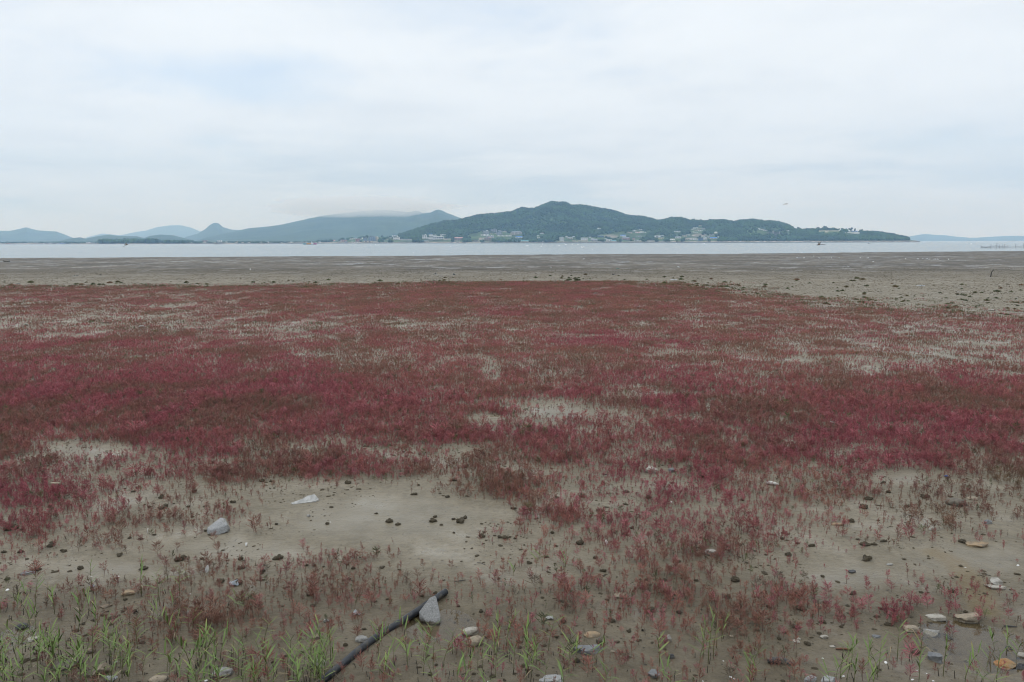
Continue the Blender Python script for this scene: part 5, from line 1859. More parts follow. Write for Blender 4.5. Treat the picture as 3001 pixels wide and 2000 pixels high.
def build_stones():
    for i, (px, py, w, h, kind, stone, rz, lab) in enumerate(STONES):
        base = at(px, py + h * .42)
        k = mpp(base)
        sx = w * k / 2
        dep = math.atan2(CAM_H, base.y)
        sy = sx * {'slab': .62, 'angular': .8, 'round': .78}[kind]
        # projected height = 2*(sz*cos + sy*sin)/2 ...
        H = h * k
        sz = max((H - 2 * sy * math.sin(dep) * .75) / (1.55 * math.cos(dep)), sx * .22)
        me = rock_mesh(1000 + i * 7, sx, sy, sz, kind, RM[stone])
        c = Vector((base.x, base.y + sy * .8, base.z + sz * .24))
        o = link('stone', me, None, c, (random.uniform(-.08, .08), random.uniform(-.08, .08), rz))
        tag(o, lab, 'stone', 'stones lying about on the mud')
        ROCKS.append((c.x, c.y, max(sx, sy) * .85))
    # hewn granite pyramid leaning on the pipe
    p = at(1262, 1830)
    k = mpp(p)
    pts = [(-35, 8, 31), (-32, 6, 14), (-6, -6, 3), (27, -6, 6), (29, -2, 19), (-5, 22, 65), (9, 24, 68), (13, 30, 66), (-24, 26, 26), (26, 24, 16), (-6, -4, -12), (27, -4, -12), (-32, 10, -12), (20, 30, -12)]
    bm = bmesh.new()
    for q in pts:
        bm.verts.new((q[0] * k, q[1] * k * 1.3, q[2] * k * 1.05))
    bmesh.ops.convex_hull(bm, input=bm.verts)
    bmesh.ops.bevel(bm, geom=list(bm.edges), offset=.9 * k, segments=2, affect='EDGES')
    bmesh.ops.triangulate(bm, faces=bm.faces)
    bmesh.ops.subdivide_edges(bm, edges=bm.edges, cuts=2, use_grid_fill=True)
    me = bpy.data.meshes.new('stone')
    bm.to_mesh(me)
    bm.free()
    v = np.zeros(len(me.vertices) * 3)
    me.vertices.foreach_get('co', v)
    v = v.reshape(-1, 3)
    v = v * (1 + .05 * noise3(v / (30 * k), 3, 5) + .03 * noise3(v / (30 * k), 9, 6))[:, None]
    me.vertices.foreach_set('co', v.ravel())
    me.materials.append(rock_mat('granite_wedge', (.29, .285, .27), (.37, .36, .34), .5, .12))
    o = link('stone', me, None, p)
    tag(o, 'pointed grey granite wedge leaning against the black pipe', 'stone', 'stones lying about on the mud')
    ROCKS.append((p.x, p.y + 10 * k, 36 * k))
    # hewn four-sided granite block on the left
    p = at(636, 1566)
    k = mpp(p)
    bm = bmesh.new()
    for q in [(-27, -4, 8), (-8, -10, -4), (26, 6, 4), (-28, 0, 18), (-12, -6, 14), (-2, 24, 34), (14, 20, 33), (27, 10, 20), (24, 26, 2), (-20, 20, 0), (-12, -8, -12), (24, 20, -12), (-26, 6, -10)]:
        bm.verts.new((q[0] * k, q[1] * k * 1.6, q[2] * k * 1.1))
    bmesh.ops.convex_hull(bm, input=bm.verts)
    bmesh.ops.bevel(bm, geom=list(bm.edges), offset=.9 * k, segments=2, affect='EDGES')
    me = bpy.data.meshes.new('stone')
    bm.to_mesh(me)
    bm.free()
    me.materials.append(RM['granite'])
    o = link('stone', me, None, p)
    tag(o, 'squared grey granite block beside a red clump left of the bare mud', 'stone', 'stones lying about on the mud')
    ROCKS.append((p.x, p.y + 10 * k, 30 * k))


build_stones()


# ================================================================== THE PIPE
NEAR_LAB = []        # (x, y, label) of stones and the pipe, for telling small things apart


def stone_labels():
    for o in C.objects:
        if o.name.split('.')[0] in ('stone', 'board') and o.parent is None:
            NEAR_LAB.append((o.location.x, o.location.y, o['label']))


def beside(p, reach):
    """where a small thing lies, told from the nearest stone"""
    best = min(NEAR_LAB, key=lambda q: math.hypot(q[0] - p[0], q[1] - p[1]))
    dx, dy = p[0] - best[0], p[1] - best[1]
    if math.hypot(dx, dy) > reach:
        return None
    if abs(dx) > abs(dy):
        r = 'right of the ' if dx > 0 else 'left of the '
    else:
        r = 'behind the ' if dy > 0 else 'in front of the '
    return r + best[2]


def area_name(px, py):
    col = 'at the far left' if px < 400 else 'left of the bare mud patch' if px < 850 else 'around the pipe' if px < 1330 else 'around the dark stone' if px < 1720 else 'near the tall reed clump' if px < 2250 else 'left of the right-hand puddle' if px < 2620 else 'at the far right'
    row = 'near the reeds ' if py > 1800 else 'on foreground mud ' if py > 1600 else 'on middle mud ' if py > 1420 else 'by the meadow edge '
    return row + col


def words(*parts):
    for q in parts:
        if q and len(q.split()) <= 16:
            return q


def build_pipe():
    path = [(1306, 1744), (1195, 1810), (1085, 1884), (980, 1971), (880, 2052), (760, 2140)]
    r = .048
    pts = []
    for i, (px, py) in enumerate(path):
        q = at(px, py, r * .55)
        z = max(float(ground_z(q.x, q.y)), -.01) * .5 + r * .62
        pts.append(Vector((q.x, q.y, z if i else z + .03)))
    # smooth it
    fine = []
    for i in range(len(pts) - 1):
        a0, a1, a2, a3 = pts[max(i - 1, 0)], pts[i], pts[i + 1], pts[min(i + 2, len(pts) - 1)]
        for s in range(14):
            t = s / 14
            fine.append(.5 * ((2 * a1) + (-a0 + a2) * t + (2 * a0 - 5 * a1 + 4 * a2 - a3) * t * t + (-a0 + 3 * a1 - 3 * a2 + a3) * t ** 3))
    fine.append(pts[-1])
    mt, t, bs = base_mat('black_pipe')
    tc = t.n('ShaderNodeTexCoord').outputs['Object']
    pos = t.n('ShaderNodeNewGeometry').outputs['Position']
    n = t.noise(tc, 6, 5, .6)
    c = t.mix(t.ramp(n, .45, .7), (.009, .011, .015), (.026, .028, .031))
    c = t.mix(t.math('MULTIPLY', t.ramp(t.noise(tc, 9, 5, .75), .50, .66), .6), c, (.085, .072, .050))
    t.link(c, bs.inputs['Base Color'])
    bs.inputs['Roughness'].default_value = .40
    bs.inputs['Specular IOR Level'].default_value = .35
    mb = MB().tube(fine, r, 18, False)
    n0 = len(mb.v)
    # hollow end
    a = fine[0]
    t_ = (fine[0] - fine[1]).normalized()
    mb.tube([a + t_ * .002, a - t_ * .004, a - t_ * .18], [r, r * .86, r * .86], 18, True)
    o = link('pipe', mb.mesh('pipe', mt, True))
    tag(o, 'black plastic pipe lying across the mud with its open end up', 'pipe')
    for q in fine:
        ROCKS.append((q.x, q.y, r * 1.15))


build_pipe()
stone_labels()


# ================================================================== CLODS OF MUD
CLOD_M = simple('clod_mud', (.125, .102, .066), .85, .4, 5, .05, .2, coords='Object', col2=(.070, .057, .038))


def clod_mesh(i):
    """a heap of crumbly lumps squeezed together"""
    rnd = random.Random(500 + i)
    mb = MB()
    v0, f = ICO[2]
    n = rnd.randint(6, 10)
    for q in range(n):
        r = rnd.uniform(.28, .60) if q else .7
        a, d = rnd.uniform(0, 6.28), (rnd.uniform(.25, .85) if q else 0)
        v = v0 * (1 + .9 * noise3(v0, 1.9, 560 + 20 * i + q) + .7 * noise3(v0, 5.0, 580 + 20 * i + q))[:, None]
        v = v * np.array([r, r, r * .8]) + np.array([1.15 * d * math.cos(a), d * math.sin(a), .10 + (.35 if q > 5 else .05)])
        v[:, 2] = np.maximum(v[:, 2], -.2)
        mb.add(v, f)
    return mb.mesh('mud_clod', CLOD_M)


CLODS = [clod_mesh(i) for i in range(7)]
CLOD_SPOTS = [(1142, 1530, 26), (1167, 1538, 20), (1273, 1516, 16), (1270, 1529, 26), (1292, 1539, 14), (1331, 1523, 14), (1350, 1530, 34), (1362, 1520, 20), (1418, 1561, 14), (1412, 1574, 26), (1465, 1576, 18), (1480, 1578, 28), (814, 1639, 34), (1037, 1667, 16), (1120, 1665, 18),
              (769, 1412, 20), (1022, 1417, 24), (1215, 1450, 20), (1330, 1408, 24), (1365, 1369, 24), (1310, 1458, 18), (960, 1536, 16), (1329, 1563, 10), (1228, 1423, 10), (1102, 1506, 12), (898, 1659, 14), (922, 1659, 16), (795, 1412, 14), (1706, 1457, 26), (1633, 1460, 16),
              (1643, 1496, 24), (1755, 1498, 26), (1698, 1595, 30), (1506, 1492, 18), (1618, 1563, 16), (1834, 1443, 24), (1833, 1479, 18), (1850, 1549, 16), (1831, 1567, 22), (1932, 1585, 12), (2077, 1534, 16), (2047, 1381, 14), (2055, 1400, 24), (1900, 1461, 22), (2174, 1467, 16), (2078, 1568, 10),
              (1552, 1652, 18), (1769, 1675, 20), (1748, 1637, 20), (1990, 1647, 16), (1870, 1604, 10), (1631, 1602, 12), (1600, 1633, 20), (2589, 1416, 16), (2544, 1463, 28), (2530, 1490, 30), (2710, 1459, 28), (2602, 1443, 18), (2657, 1485, 18), (2575, 1527, 12), (2498, 1530, 24), (2560, 1597, 22), (2536, 1598, 34), (2380, 1601, 20), (2339, 1594, 16),
              (2307, 1628, 24), (2540, 1642, 34), (2412, 1690, 16), (2513, 1582, 14), (2590, 1587, 20), (2818, 1588, 30), (2415, 1826, 18), (2340, 1745, 26), (2420, 1768, 22), (2500, 1741, 22), (2330, 1840, 30), (2365, 1888, 26), (1590, 1752, 14), (1792, 1822, 26), (1814, 1812, 14), (1650, 1823, 22), (1688, 1835, 8),
              (1841, 1851, 18), (1630, 1867, 14), (1900, 1792, 34), (1990, 1796, 20), (2132, 1752, 26), (2150, 1702, 34), (1892, 1700, 16), (1690, 1940, 26), (1843, 1927, 14), (2174, 1862, 16), (1780, 1760, 14), (406, 1431, 18), (390, 1442, 14), (471, 1460, 22), (475, 1490, 30), (569, 1443, 18), (620, 1358, 24), (27, 1553, 48), (63, 1554, 16),
              (146, 1602, 26), (187, 1618, 20), (380, 1578, 16), (413, 1580, 16), (454, 1569, 12), (685, 1474, 18), (350, 1628, 24), (525, 1641, 34), (704, 1641, 20), (710, 1666, 26), (62, 1619, 20), (11, 1620, 18), (106, 1672, 30), (236, 1667, 24), (20, 1700, 20), (420, 1669, 28), (592, 1640, 14), (650, 1704, 30), (640, 1803, 24), (395, 1793, 16),
              (700, 1711, 34), (770, 1675, 20), (1035, 1704, 12), (1022, 1699, 18), (972, 1714, 14), (948, 1711, 10), (1115, 1845, 16), (1067, 1845, 16), (1010, 1892, 18), (905, 1746, 20), (830, 1778, 10), (916, 1777, 22), (1300, 1702, 10), (1462, 1697, 12), (2255, 1780, 20), (2700, 1738, 16), (2790, 1735, 24), (2830, 1795, 16), (2600, 1830, 26), (2680, 1915, 30)]


def build_clods():
    spots = []
    for (px, py, w) in CLOD_SPOTS:
        p = at(px, py)
        spots.append((p.x, p.y, w * mpp(p) / 2.4))
    n = 0
    while len(spots) < 300:
        px, py = random.uniform(-20, 3020), 1180 + 770 * random.random() ** 1.1
        p = at(px, py)
        if density(np.array([p.x]), np.array([p.y]))[0] < .06 and random.random() < .8:
            continue
        for _ in range(random.randint(1, 6)):
            x, y = p.x + random.gauss(0, .16 * p.y / 10), p.y + random.gauss(0, .2 * p.y / 10)
            if len(spots) < 300:
                spots.append((x, y, random.uniform(.010, .030) * (1 + .02 * p.y)))
    spots.sort(key=lambda s: s[1])
    for i, (x, y, s) in enumerate(spots):
        z = float(ground_z(x, y))
        o = link('mud_clod', CLODS[i % 7], None, (x, y, z + s * .1), (0, 0, random.uniform(0, 6.28)), (s, s, s * random.uniform(.6, 1.1)))
        px, py = (float(q) for q in to_px(x, y, 0))
        w = s * 2.4 / mpp((x, y, 0))
        sz = 'large' if w > 24 else 'small' if w < 14 else 'middling'
        b = beside((x, y), 1.2)
        tag(o, words('%s mud clod %s' % (sz, b) if b else None, '%s crumbly mud clod %s' % (sz, area_name(px, py))), 'mud clod', 'mud clods thrown up by crabs')
    # the small crumbs and the mounds beyond
    n = 42000
    x, y = sample(7.8, 30, n)
    w = fbm(x / 1.1, y / 1.1, 3, 141)
    k = RNG.random(n) < .75 * sstep(w, .46, .60)
    x, y = x[k], y[k]
    z = ground_z(x, y)
    s = RNG.gamma(1.2, .0060, len(x)) + .0035
    n2 = 170000
    x2, y2 = sample(28, 150, n2)
    px2, py2 = to_px(x2, y2, 0)
    w2 = fbm(x2 / 4, y2 / 4, 3, 151)
    pr = np.where(py2 < field_edge(px2) + 4, .75 * sstep(py2, 778, 796), .10)
    pr = pr * np.interp(y2, [28, 60, 150], [.5, .9, 1]) * (0.35 + 1.3 * sstep(w2, .35, .65))
    k = RNG.random(n2) < pr
    x2, y2 = x2[k], y2[k]
    s2 = RNG.uniform(.018, .052, len(x2)) * (.7 + .9 * RNG.random(len(x2)) ** 4)
    z2 = ground_z(x2, y2)
    x, y, z, s = (np.concatenate(q) for q in ((x, x2), (y, y2), (z, z2), (s, s2)))
    n = len(x)
    small = []
    for i in range(5):
        v, f = ICO[2]
        v = v.copy() * (1 + .9 * noise3(v, 1.8, 700 + i) + .5 * noise3(v, 5, 720 + i))[:, None]
        v[:, 2] = np.maximum(v[:, 2] * .6 + .1, -.2)
        small.append(mesh_from('mud_crumb', v, f, simple('crumb_mud', (.130, .105, .070), .9, .4, 5, .05, .15, col2=(.070, .057, .038))))
    scatter('mud_crumbs', small, np.stack([x, y, z], -1), np.stack([0 * x, 0 * x, RNG.uniform(0, 6.28, n)], -1), np.stack([s * RNG.uniform(1, 1.9, n), s, s * RNG.uniform(.5, 1, n)], -1), RNG.integers(0, 5, n),
            label='small dark mud crumbs and crab mounds strewn over the flats')


build_clods()


# ================================================================== GREEN TUFTS AT THE FAR EDGE OF THE MEADOW
def build_tufts():
    tm = plant_mat('tuft_leaves', (.06, .055, .03))

    def tuft(i):
        rnd = random.Random(i)
        V, Fc, W = [], [], []
        for _ in range(70):
            a = rnd.uniform(0, 6.28)
            r = rnd.random() ** .6
            c = Vector((math.cos(a) * r, math.sin(a) * r, 0))
            h = (1 - .55 * r * r) * rnd.uniform(.45, .8)
            tip = c * rnd.uniform(.9, 1.25) + Vector((0, 0, h))
            w = rnd.uniform(.05, .11)
            s = Vector((-math.sin(a + rnd.uniform(-1, 1)), math.cos(a), 0)) * w
            o = len(V)
            mid = c.lerp(tip, .6)
            V.extend([(c * .8 + Vector((0, 0, -.05)))[:], (mid + s)[:], tip[:], (mid - s)[:]])
            Fc.append((o, o + 1, o + 2, o + 3))
            W.extend([rnd.random()] * 4)
        me = mesh_from('salt_bush', V, Fc, tm)
        a = me.attributes.new('tip', 'FLOAT', 'POINT')
        a.data.foreach_set('value', np.ones(len(V), np.float32))
        a = me.attributes.new('var', 'FLOAT', 'POINT')
        a.data.foreach_set('value', np.array(W, np.float32))
        return me
    me = [tuft(i) for i in range(6)]
    n = 0
    # along the whole edge; wider scatter at the right
    lst = []
    while len(lst) < 250:
        px = random.uniform(-20, 3020) if random.random() < .62 else random.uniform(1900, 3020)
        wide = float(np.interp(px, [0, 1500, 2000, 2400, 3000], [17, 17, 32, 62, 78]))
        e = float(field_edge(px))
        py = e + 3 - wide * random.random() ** 1.5
        if px > 2300 and random.random() < .35:
            py = e + random.uniform(-70, 40)
        if fbm(np.array([px / 45.0]), np.array([py / 14.0]), 2, 161)[0] < .40:
            continue
        lst.append((px, py))
    for i, (px, py) in enumerate(sorted(lst, key=lambda q: -q[1])):
        p = at(px, py)
        s = random.uniform(3.0, 7.6) * (1 + .5 * random.random() ** 3) * mpp(p)
        o = link('salt_bush', me[i % 6], None, p, (0, 0, random.uniform(0, 6.28)), (s, s, s * 1.05))
        u = random.random()
        c = np.array((.110, .128, .058)) * (1 - .8 * u ** 3) + np.array((.24, .115, .07)) * .8 * u ** 3
        c = c * random.uniform(.7, 1.2)
        o['col'] = [float(q) for q in c]
        hue = 'reddish' if c[0] > c[1] * 1.05 else 'dark olive' if c[1] < .10 else 'olive green'
        sz = 'broad' if s > 7.5 * mpp(p) else 'tiny' if s < 4.5 * mpp(p) else 'low'
        if px > 2300:
            wh = 'on the tan mud ' + ('below the headland tip' if px > 2600 else 'below the headland')
        else:
            wh = 'on the meadow edge ' + ('at the far left' if px < 300 else 'below the pointed peak' if px < 750 else 'below the big blue mountain' if px < 1100 else 'below the hotels' if px < 1400 else 'below the hill summit' if px < 1750 else 'below the right-hand village')
        tag(o, '%s %s salt bush %s' % (sz, hue, wh), 'bush', 'green salt bushes along the far edge of the meadow')


build_tufts()


# ================================================================== REEDS
def build_reeds():
    def leaf_mat(name, a, b, c):
        mt, t, bs = base_mat(name)
        oi = t.n('ShaderNodeObjectInfo').outputs['Random']
        g = t.n('ShaderNodeTexCoord').outputs['Generated']
        z = t.n('ShaderNodeSeparateXYZ', {0: g}).outputs[0]
        col = t.mix(t.ramp(oi, 0, 1, smooth=False), a, b)
        col = t.mix(t.math('MULTIPLY', t.ramp(z, .55, 1.0), t.ramp(oi, .55, .95)), col, c)
        t.link(col, bs.inputs['Base Color'])
        bs.inputs['Roughness'].default_value = .5
        bs.inputs['Specular IOR Level'].default_value = .3
        return mt
    green = leaf_mat('reed_leaf', (.095, .155, .034), (.160, .215, .056), (.26, .19, .07))
    dry = leaf_mat('reed_dry', (.25, .20, .115), (.19, .145, .08), (.30, .24, .15))
    stemm = simple('reed_stem', (.095, .125, .042), .5, .3, 6, col2=(.15, .12, .055))
    stubm = simple('reed_stub', (.045, .035, .025), .8)
    drys = simple('reed_dry_stem', (.27, .21, .125), .7, .3, 6)

    def leaf(i):
        rnd = random.Random(50 + i)
        w = rnd.uniform(.027, .047)
        bend = rnd.uniform(.05, .5)
        tw = rnd.uniform(-.5, .5)
        V, Fc = [], []
        n = 6
        for k in range(n + 1):
            t = k / n
            x = t * (1 - .12 * bend * t)
            z = -.45 * bend * t * t * t
            ww = w * (math.sin(math.pi * min(1, .18 + .82 * t)) ** .75) * (1 if k < n else .05)
            a = tw * t
            fold = .35 * ww
            V += [(x, -ww * math.cos(a), z - ww * math.sin(a) + fold), (x, 0, z), (x, ww * math.cos(a), z + ww * math.sin(a) + fold)]
        for k in range(n):
            o = 3 * k
            Fc += [(o, o + 3, o + 4, o + 1), (o + 1, o + 4, o + 5, o + 2)]
        return V, Fc
    LV = [leaf(i) for i in range(7)]
    LG = [mesh_from('leaf', v, f, green, True) for v, f in LV]
    LD = [mesh_from('leaf', v, f, dry, True) for v, f in LV]

    def stem_mesh(lean, dryness):
        mb = MB()
        pts = [Vector((lean * t * t, 0, t)) for t in (-.06, .25, .5, .75, 1.0)]
        mb.tube(pts, [.011, .011, .009, .007, .003], 5)
        me = mb.mesh('stem', drys if dryness else stemm, True)
        return me
    leans = [.05, .16, .28, .42]
    ST = {(l, d): stem_mesh(l, d) for l in leans for d in (0, 1)}
    spots = []

    def patch(x0, x1, y0, y1, n, hmin, hmax, bias=1.0):
        for _ in range(n):
            y = y0 + (y1 - y0) * (random.random() ** (1 / bias))
            spots.append((random.uniform(x0, x1), y, random.uniform(hmin, hmax)))
    patch(-10, 340, 1870, 2040, 72, 60, 125, 1.8)
    patch(0, 330, 1790, 1890, 14, 60, 110)
    patch(330, 560, 1780, 2030, 22, 60, 120, 1.6)
    patch(550, 760, 1900, 2040, 38, 70, 135, 1.6)
    patch(760, 960, 1890, 2040, 40, 70, 130, 1.5)
    patch(1090, 1340, 1900, 2040, 17, 60, 120, 1.4)
    patch(1340, 1510, 1890, 2040, 14, 60, 130, 1.3)
    patch(1500, 1620, 1890, 2040, 10, 60, 125)
    patch(1640, 1780, 1920, 2040, 9, 60, 110)
    patch(1930, 2020, 1940, 2040, 5, 70, 120)
    patch(2180, 2220, 1960, 2030, 3, 80, 120)
    patch(2400, 2580, 1950, 2040, 14, 60, 115)
    patch(2580, 3010, 1900, 2040, 14, 70, 140)
    for s in [(77, 1750, 30), (105, 1770, 90), (140, 1735, 45), (270, 1738, 100), (262, 1790, 70), (415, 1746, 130), (468, 1776, 120), (527, 1747, 110), (508, 1798, 70), (720, 1797, 80), (690, 1790, 60), (565, 1850, 70), (160, 1800, 110), (1192, 1870, 70), (1240, 1875, 55), (1105, 1900, 75), (1570, 1665, 55), (1655, 1700, 100),
              (1695, 1718, 45), (1505, 1690, 40), (2060, 1930, 150), (2075, 1945, 180), (2100, 1900, 200), (2090, 1930, 120), (2115, 1880, 110), (2050, 1950, 110), (2130, 1850, 100), (2040, 1910, 90), (2615, 1870, 150), (2625, 1900, 110), (2655, 1860, 120), (2690, 1840, 100), (2725, 1890, 90), (2855, 1930, 130), (2935, 1950, 140), (2975, 1930, 130), (2750, 1960, 90),
              (900, 1915, 80), (820, 1880, 60), (1330, 1850, 60), (1440, 1900, 90)]:
        spots.append(s)
    spots = spots[:298]
    for i, (px, py, hp) in enumerate(spots):
        p = at(px, py)
        if any((p.x - a) ** 2 + (p.y - b) ** 2 < (r * .8) ** 2 for a, b, r in ROCKS):
            p = p + Vector((.12, .06, 0))
            p.z = float(ground_z(p.x, p.y))
        H = hp * mpp(p) * .86 * random.uniform(.85, 1.1)
        dr = random.random() < .11
        t = empty('reed', p, random.uniform(-2.2, 1.0) if random.random() < .8 else random.uniform(0, 6.28))
        l = random.choice(leans)
        tall = H > .5
        st = link('stem', ST[(l, int(dr))], t, None, None, (H, H, H))
        st.scale = (H, H, H) if H < .45 else (.45 + (H - .45) * .5, .45 + (H - .45) * .5, H)
        nl = int(np.clip(2.5 + H * 13 + random.uniform(-1, 1), 3, 9)) if not dr else random.randint(0, 2)
        a0 = random.uniform(0, 6.28)
        for k in range(nl):
            tt = .28 + .72 * (k + .5) / max(nl, 1)
            ll = random.uniform(.10, .19) * (.75 + .5 * math.sin(math.pi * min(1, tt * .9)))
            el = random.uniform(.25, .85) + .45 * tt ** 2
            az = a0 + math.pi * k + random.uniform(-.5, .5)
            isdry = dr or (k == 0 and random.random() < .35)
            if isdry:
                ll *= .75
                el = random.uniform(-.6, .5)
            lf = link('leaf', (LD if isdry else LG)[random.randrange(7)], t, (l * st.scale[0] * tt * tt, 0, H * tt), (0, -min(el, 1.45), az), (ll, ll * random.uniform(.75, 1.2), ll))
        where = 'in the clump at the bottom left' if px < 350 else 'on the left mud' if px < 560 else 'left of the black pipe' if px < 1000 else 'right of the black pipe' if px < 1345 else 'right of the twin stones' if px < 1640 else 'near the large dark stone' if px < 2000 else \
            'in the tall clump right of the light grey stone' if px < 2160 else 'near the granite stones at the bottom right' if px < 2590 else 'around the right-hand puddle'
        if py < 1725 and px > 1450:
            where = 'far out on the bare mud'
        bs_ = beside(p, 1.1)
        kind_ = 'dry straw-coloured reed ' if dr else 'tall green reed ' if tall else 'short green reed '
        tag(t, words(kind_ + bs_ if bs_ else None, kind_ + where) if bs_ else ('dry straw-coloured reed ' if dr else 'tall green reed shoot ' if tall else 'short green reed shoot ') + where, 'reed', 'reed shoots growing in the mud')
    # dark stubs of last year's reeds, too many and too small to count
    mb = MB()
    for _ in range(420):
        px, py, _h = random.choice(spots)
        p = at(px + random.gauss(0, 30), max(1740, py + random.gauss(0, 22)))
        h = random.uniform(.03, .10)
        mb.tube([p + Vector((0, 0, -.02)), p + Vector((random.uniform(-.02, .02), random.uniform(-.02, .02), h))], [.0055, .004], 4)
    tag(link('reed_stubble', mb.mesh('reed_stubble', stubm)), 'short dark stubs of old reeds in the mud', None, None, 'stuff')
    # bent dead stalks
    for (x0, y0, x1, y1, h, lab) in [(397, 1770, 506, 1830, .10, 'long dry reed stalk lying across the left reeds'), (2692, 1895, 2744, 1932, .06, 'straw stalk leaning into the right-hand puddle'), (2312, 1980, 2345, 2004, .05, 'straw stalk at the bottom edge left of the granite stones'),
                                     (2605, 1940, 2614, 1905, .12, 'short brown broken stalk standing on the right mud'), (2312 - 1940, 1888, 440, 1872, .03, 'pale bent stalk lying on mud between the left reeds'), (1170, 1880, 1200, 1930, .05, 'thin straw stalk lying right of the pipe'), (2650, 1700 + 140, 2700, 1890, .08, 'long dry stalk crossing the left end of the right-hand puddle')]:
        a, b = at(x0, y0), at(x1, y1)
        m_ = (a + b) / 2 + Vector((0, 0, h))
        tag(link('dry_stalk', MB().tube([a + Vector((0, 0, .01)), m_, b + Vector((0, 0, .012))], [.005, .005, .004], 5).mesh('dry_stalk', drys, True)), lab, 'stalk')


build_reeds()


# ================================================================== LITTER AND DRIFT
def build_litter():
    white = simple('bleached_white', (.74, .73, .70), .7, .15, 20)
    board = simple('weathered_board', (.27, .265, .245), .8, .35, 14, .01, col2=(.40, .39, .365))
    plastic = simple('clear_scrap', (.36, .39, .41), .35, .3, 10)
    # weathered white board
    p = at(893, 1473)
    k = mpp(p)
    t = link('board', MB().add([(-38 * k, -10 * k, .012), (-30 * k, -18 * k, .004), (30 * k, 2 * k, .022), (38 * k, 16 * k, .03), (22 * k, 30 * k, .10), (4 * k, 22 * k, .085), (-6 * k, 12 * k, .055),
                                (-38 * k, -10 * k, -.02), (-30 * k, -18 * k, -.03), (30 * k, 2 * k, -.02), (38 * k, 16 * k, -.01), (22 * k, 30 * k, .06), (4 * k, 22 * k, .045), (-6 * k, 12 * k, .02)],
                               [(0, 1, 2, 3, 4, 5, 6), (13, 12, 11, 10, 9, 8, 7), (0, 7, 8, 1), (1, 8, 9, 2), (2, 9, 10, 3), (3, 10, 11, 4), (4, 11, 12, 5), (5, 12, 13, 6), (6, 13, 7, 0)]).mesh('board', board), None, p)
    tag(t, 'broken weathered white board lying behind the bare mud patch', 'board')

    def crumple(px, py, w, h, mat, lab, cat, name, seed):
        p = at(px, py + h * .3)
        k = mpp(p)
        rnd = random.Random(seed)
        n = 5
        V = []
        for i in range(n):
            for j in range(n):
                V.append(((i / (n - 1) - .5) * w * k + rnd.gauss(0, .06) * w * k, (j / (n - 1) - .5) * w * .7 * k, .01 + abs(rnd.gauss(.25, .25)) * h * k))
        top = len(V)
        V += [(x, y, z - .006) for x, y, z in V[:top]]
        Fc = []
        for i in range(n - 1):
            for j in range(n - 1):
                a = i * n + j
                Fc.append((a, a + n, a + n + 1, a + 1))
                Fc.append((top + a, top + a + 1, top + a + n + 1, top + a + n))
        o = link(name, mesh_from(name, V, Fc, mat), None, p, (0, 0, rnd.uniform(-.6, .6)))
        tag(o, lab, cat)
    blue = simple('blue_plastic', (.07, .13, .38), .5)
    teal = simple('teal_plastic', (.05, .36, .33), .5)
    card = simple('wet_card', (.30, .25, .18), .8)
    crumple(1045, 1798, 20, 16, plastic, 'crumpled clear plastic scrap among the red plants left of the pipe', 'scrap', 'plastic_scrap', 1)
    crumple(1611, 1811, 20, 14, board, 'crumpled grey paper scrap beside red plants', 'scrap', 'paper_scrap', 2)
    crumple(2773, 1396, 12, 9, blue, 'small bright blue plastic scrap at the edge of the right meadow', 'scrap', 'plastic_scrap', 3)
    crumple(1747, 860, 17, 3, teal, 'flat teal plastic scrap far off in the meadow', 'scrap', 'plastic_scrap', 4)
    crumple(1818, 1745, 36, 16, card, 'flat beige card half sunk in the mud right of centre', 'scrap', 'card_scrap', 5)
    crumple(2697, 838, 24, 4, plastic, 'pale plastic sheet on the tan flats at the right', 'scrap', 'plastic_scrap', 6)
    crumple(1974, 820, 22, 3, plastic, 'pale plastic sheet on the flats right of centre', 'scrap', 'plastic_scrap', 7)
    crumple(685, 1712, 28, 14, plastic, 'crumbly grey plastic scrap right of the white feather on the left mud', 'scrap', 'plastic_scrap', 8)
    crumple(270, 1718, 14, 12, plastic, 'clear plastic scrap by the base of a left reed', 'scrap', 'plastic_scrap', 9)
    crumple(522, 1181, 22, 7, white, 'white plastic scrap in the dense meadow at the left', 'scrap', 'plastic_scrap', 10)
    crumple(2438, 1238, 14, 10, white, 'white plastic scrap in the meadow at the right', 'scrap', 'plastic_scrap', 11)
    crumple(1811, 787, 9, 2, teal, 'tiny green scrap out on the grey flats', 'scrap', 'plastic_scrap', 12)
    # white things: feathers and shells
    for i, (px, py, w, h, lab) in enumerate([(606, 1668, 9, 24, 'upright white feather with a curled base on the left mud'), (433, 1556, 6, 14, 'white feather among red plants left of the granite block'), (722, 1596, 6, 9, 'small white feather right of the granite block'), (1777, 1590, 8, 16, 'white feather on bare mud between red clumps'), (2268, 1511, 14, 10, 'white feather in the red clump at the right'), (880, 1240, 5, 12, 'white feather in the dense meadow left of centre')]):
        p = at(px, py + h / 2)
        k = mpp(p)
        mb = MB()
        V = []
        for q in range(6):
            t = q / 5
            ww = w * k * .5 * math.sin(math.pi * (.1 + .85 * t)) ** .8
            V += [(-ww + .3 * w * k * t * t, -.02 * t, .005 + h * k * t * .95), (ww + .3 * w * k * t * t, .02, .005 + h * k * t * .95), (0.3 * w * k * t * t, .012, .005 + h * k * t * .95)]
        Fc = []
        for q in range(5):
            o = 3 * q
            Fc += [(o, o + 2, o + 5, o + 3), (o + 2, o + 1, o + 4, o + 5)]
        mb.add(V, Fc)
        mb.tube([(0, .006, -.01), (.05 * w * k, .008, h * k * .5), (.3 * w * k, .010, h * k * .95)], [.004, .003, .001], 5)
        tag(link('feather', mb.mesh('feather', white, True), None, p, (0, 0, i)), lab, 'feather')
    sh = []
    v, f = ICO[2]
    v = v.copy()
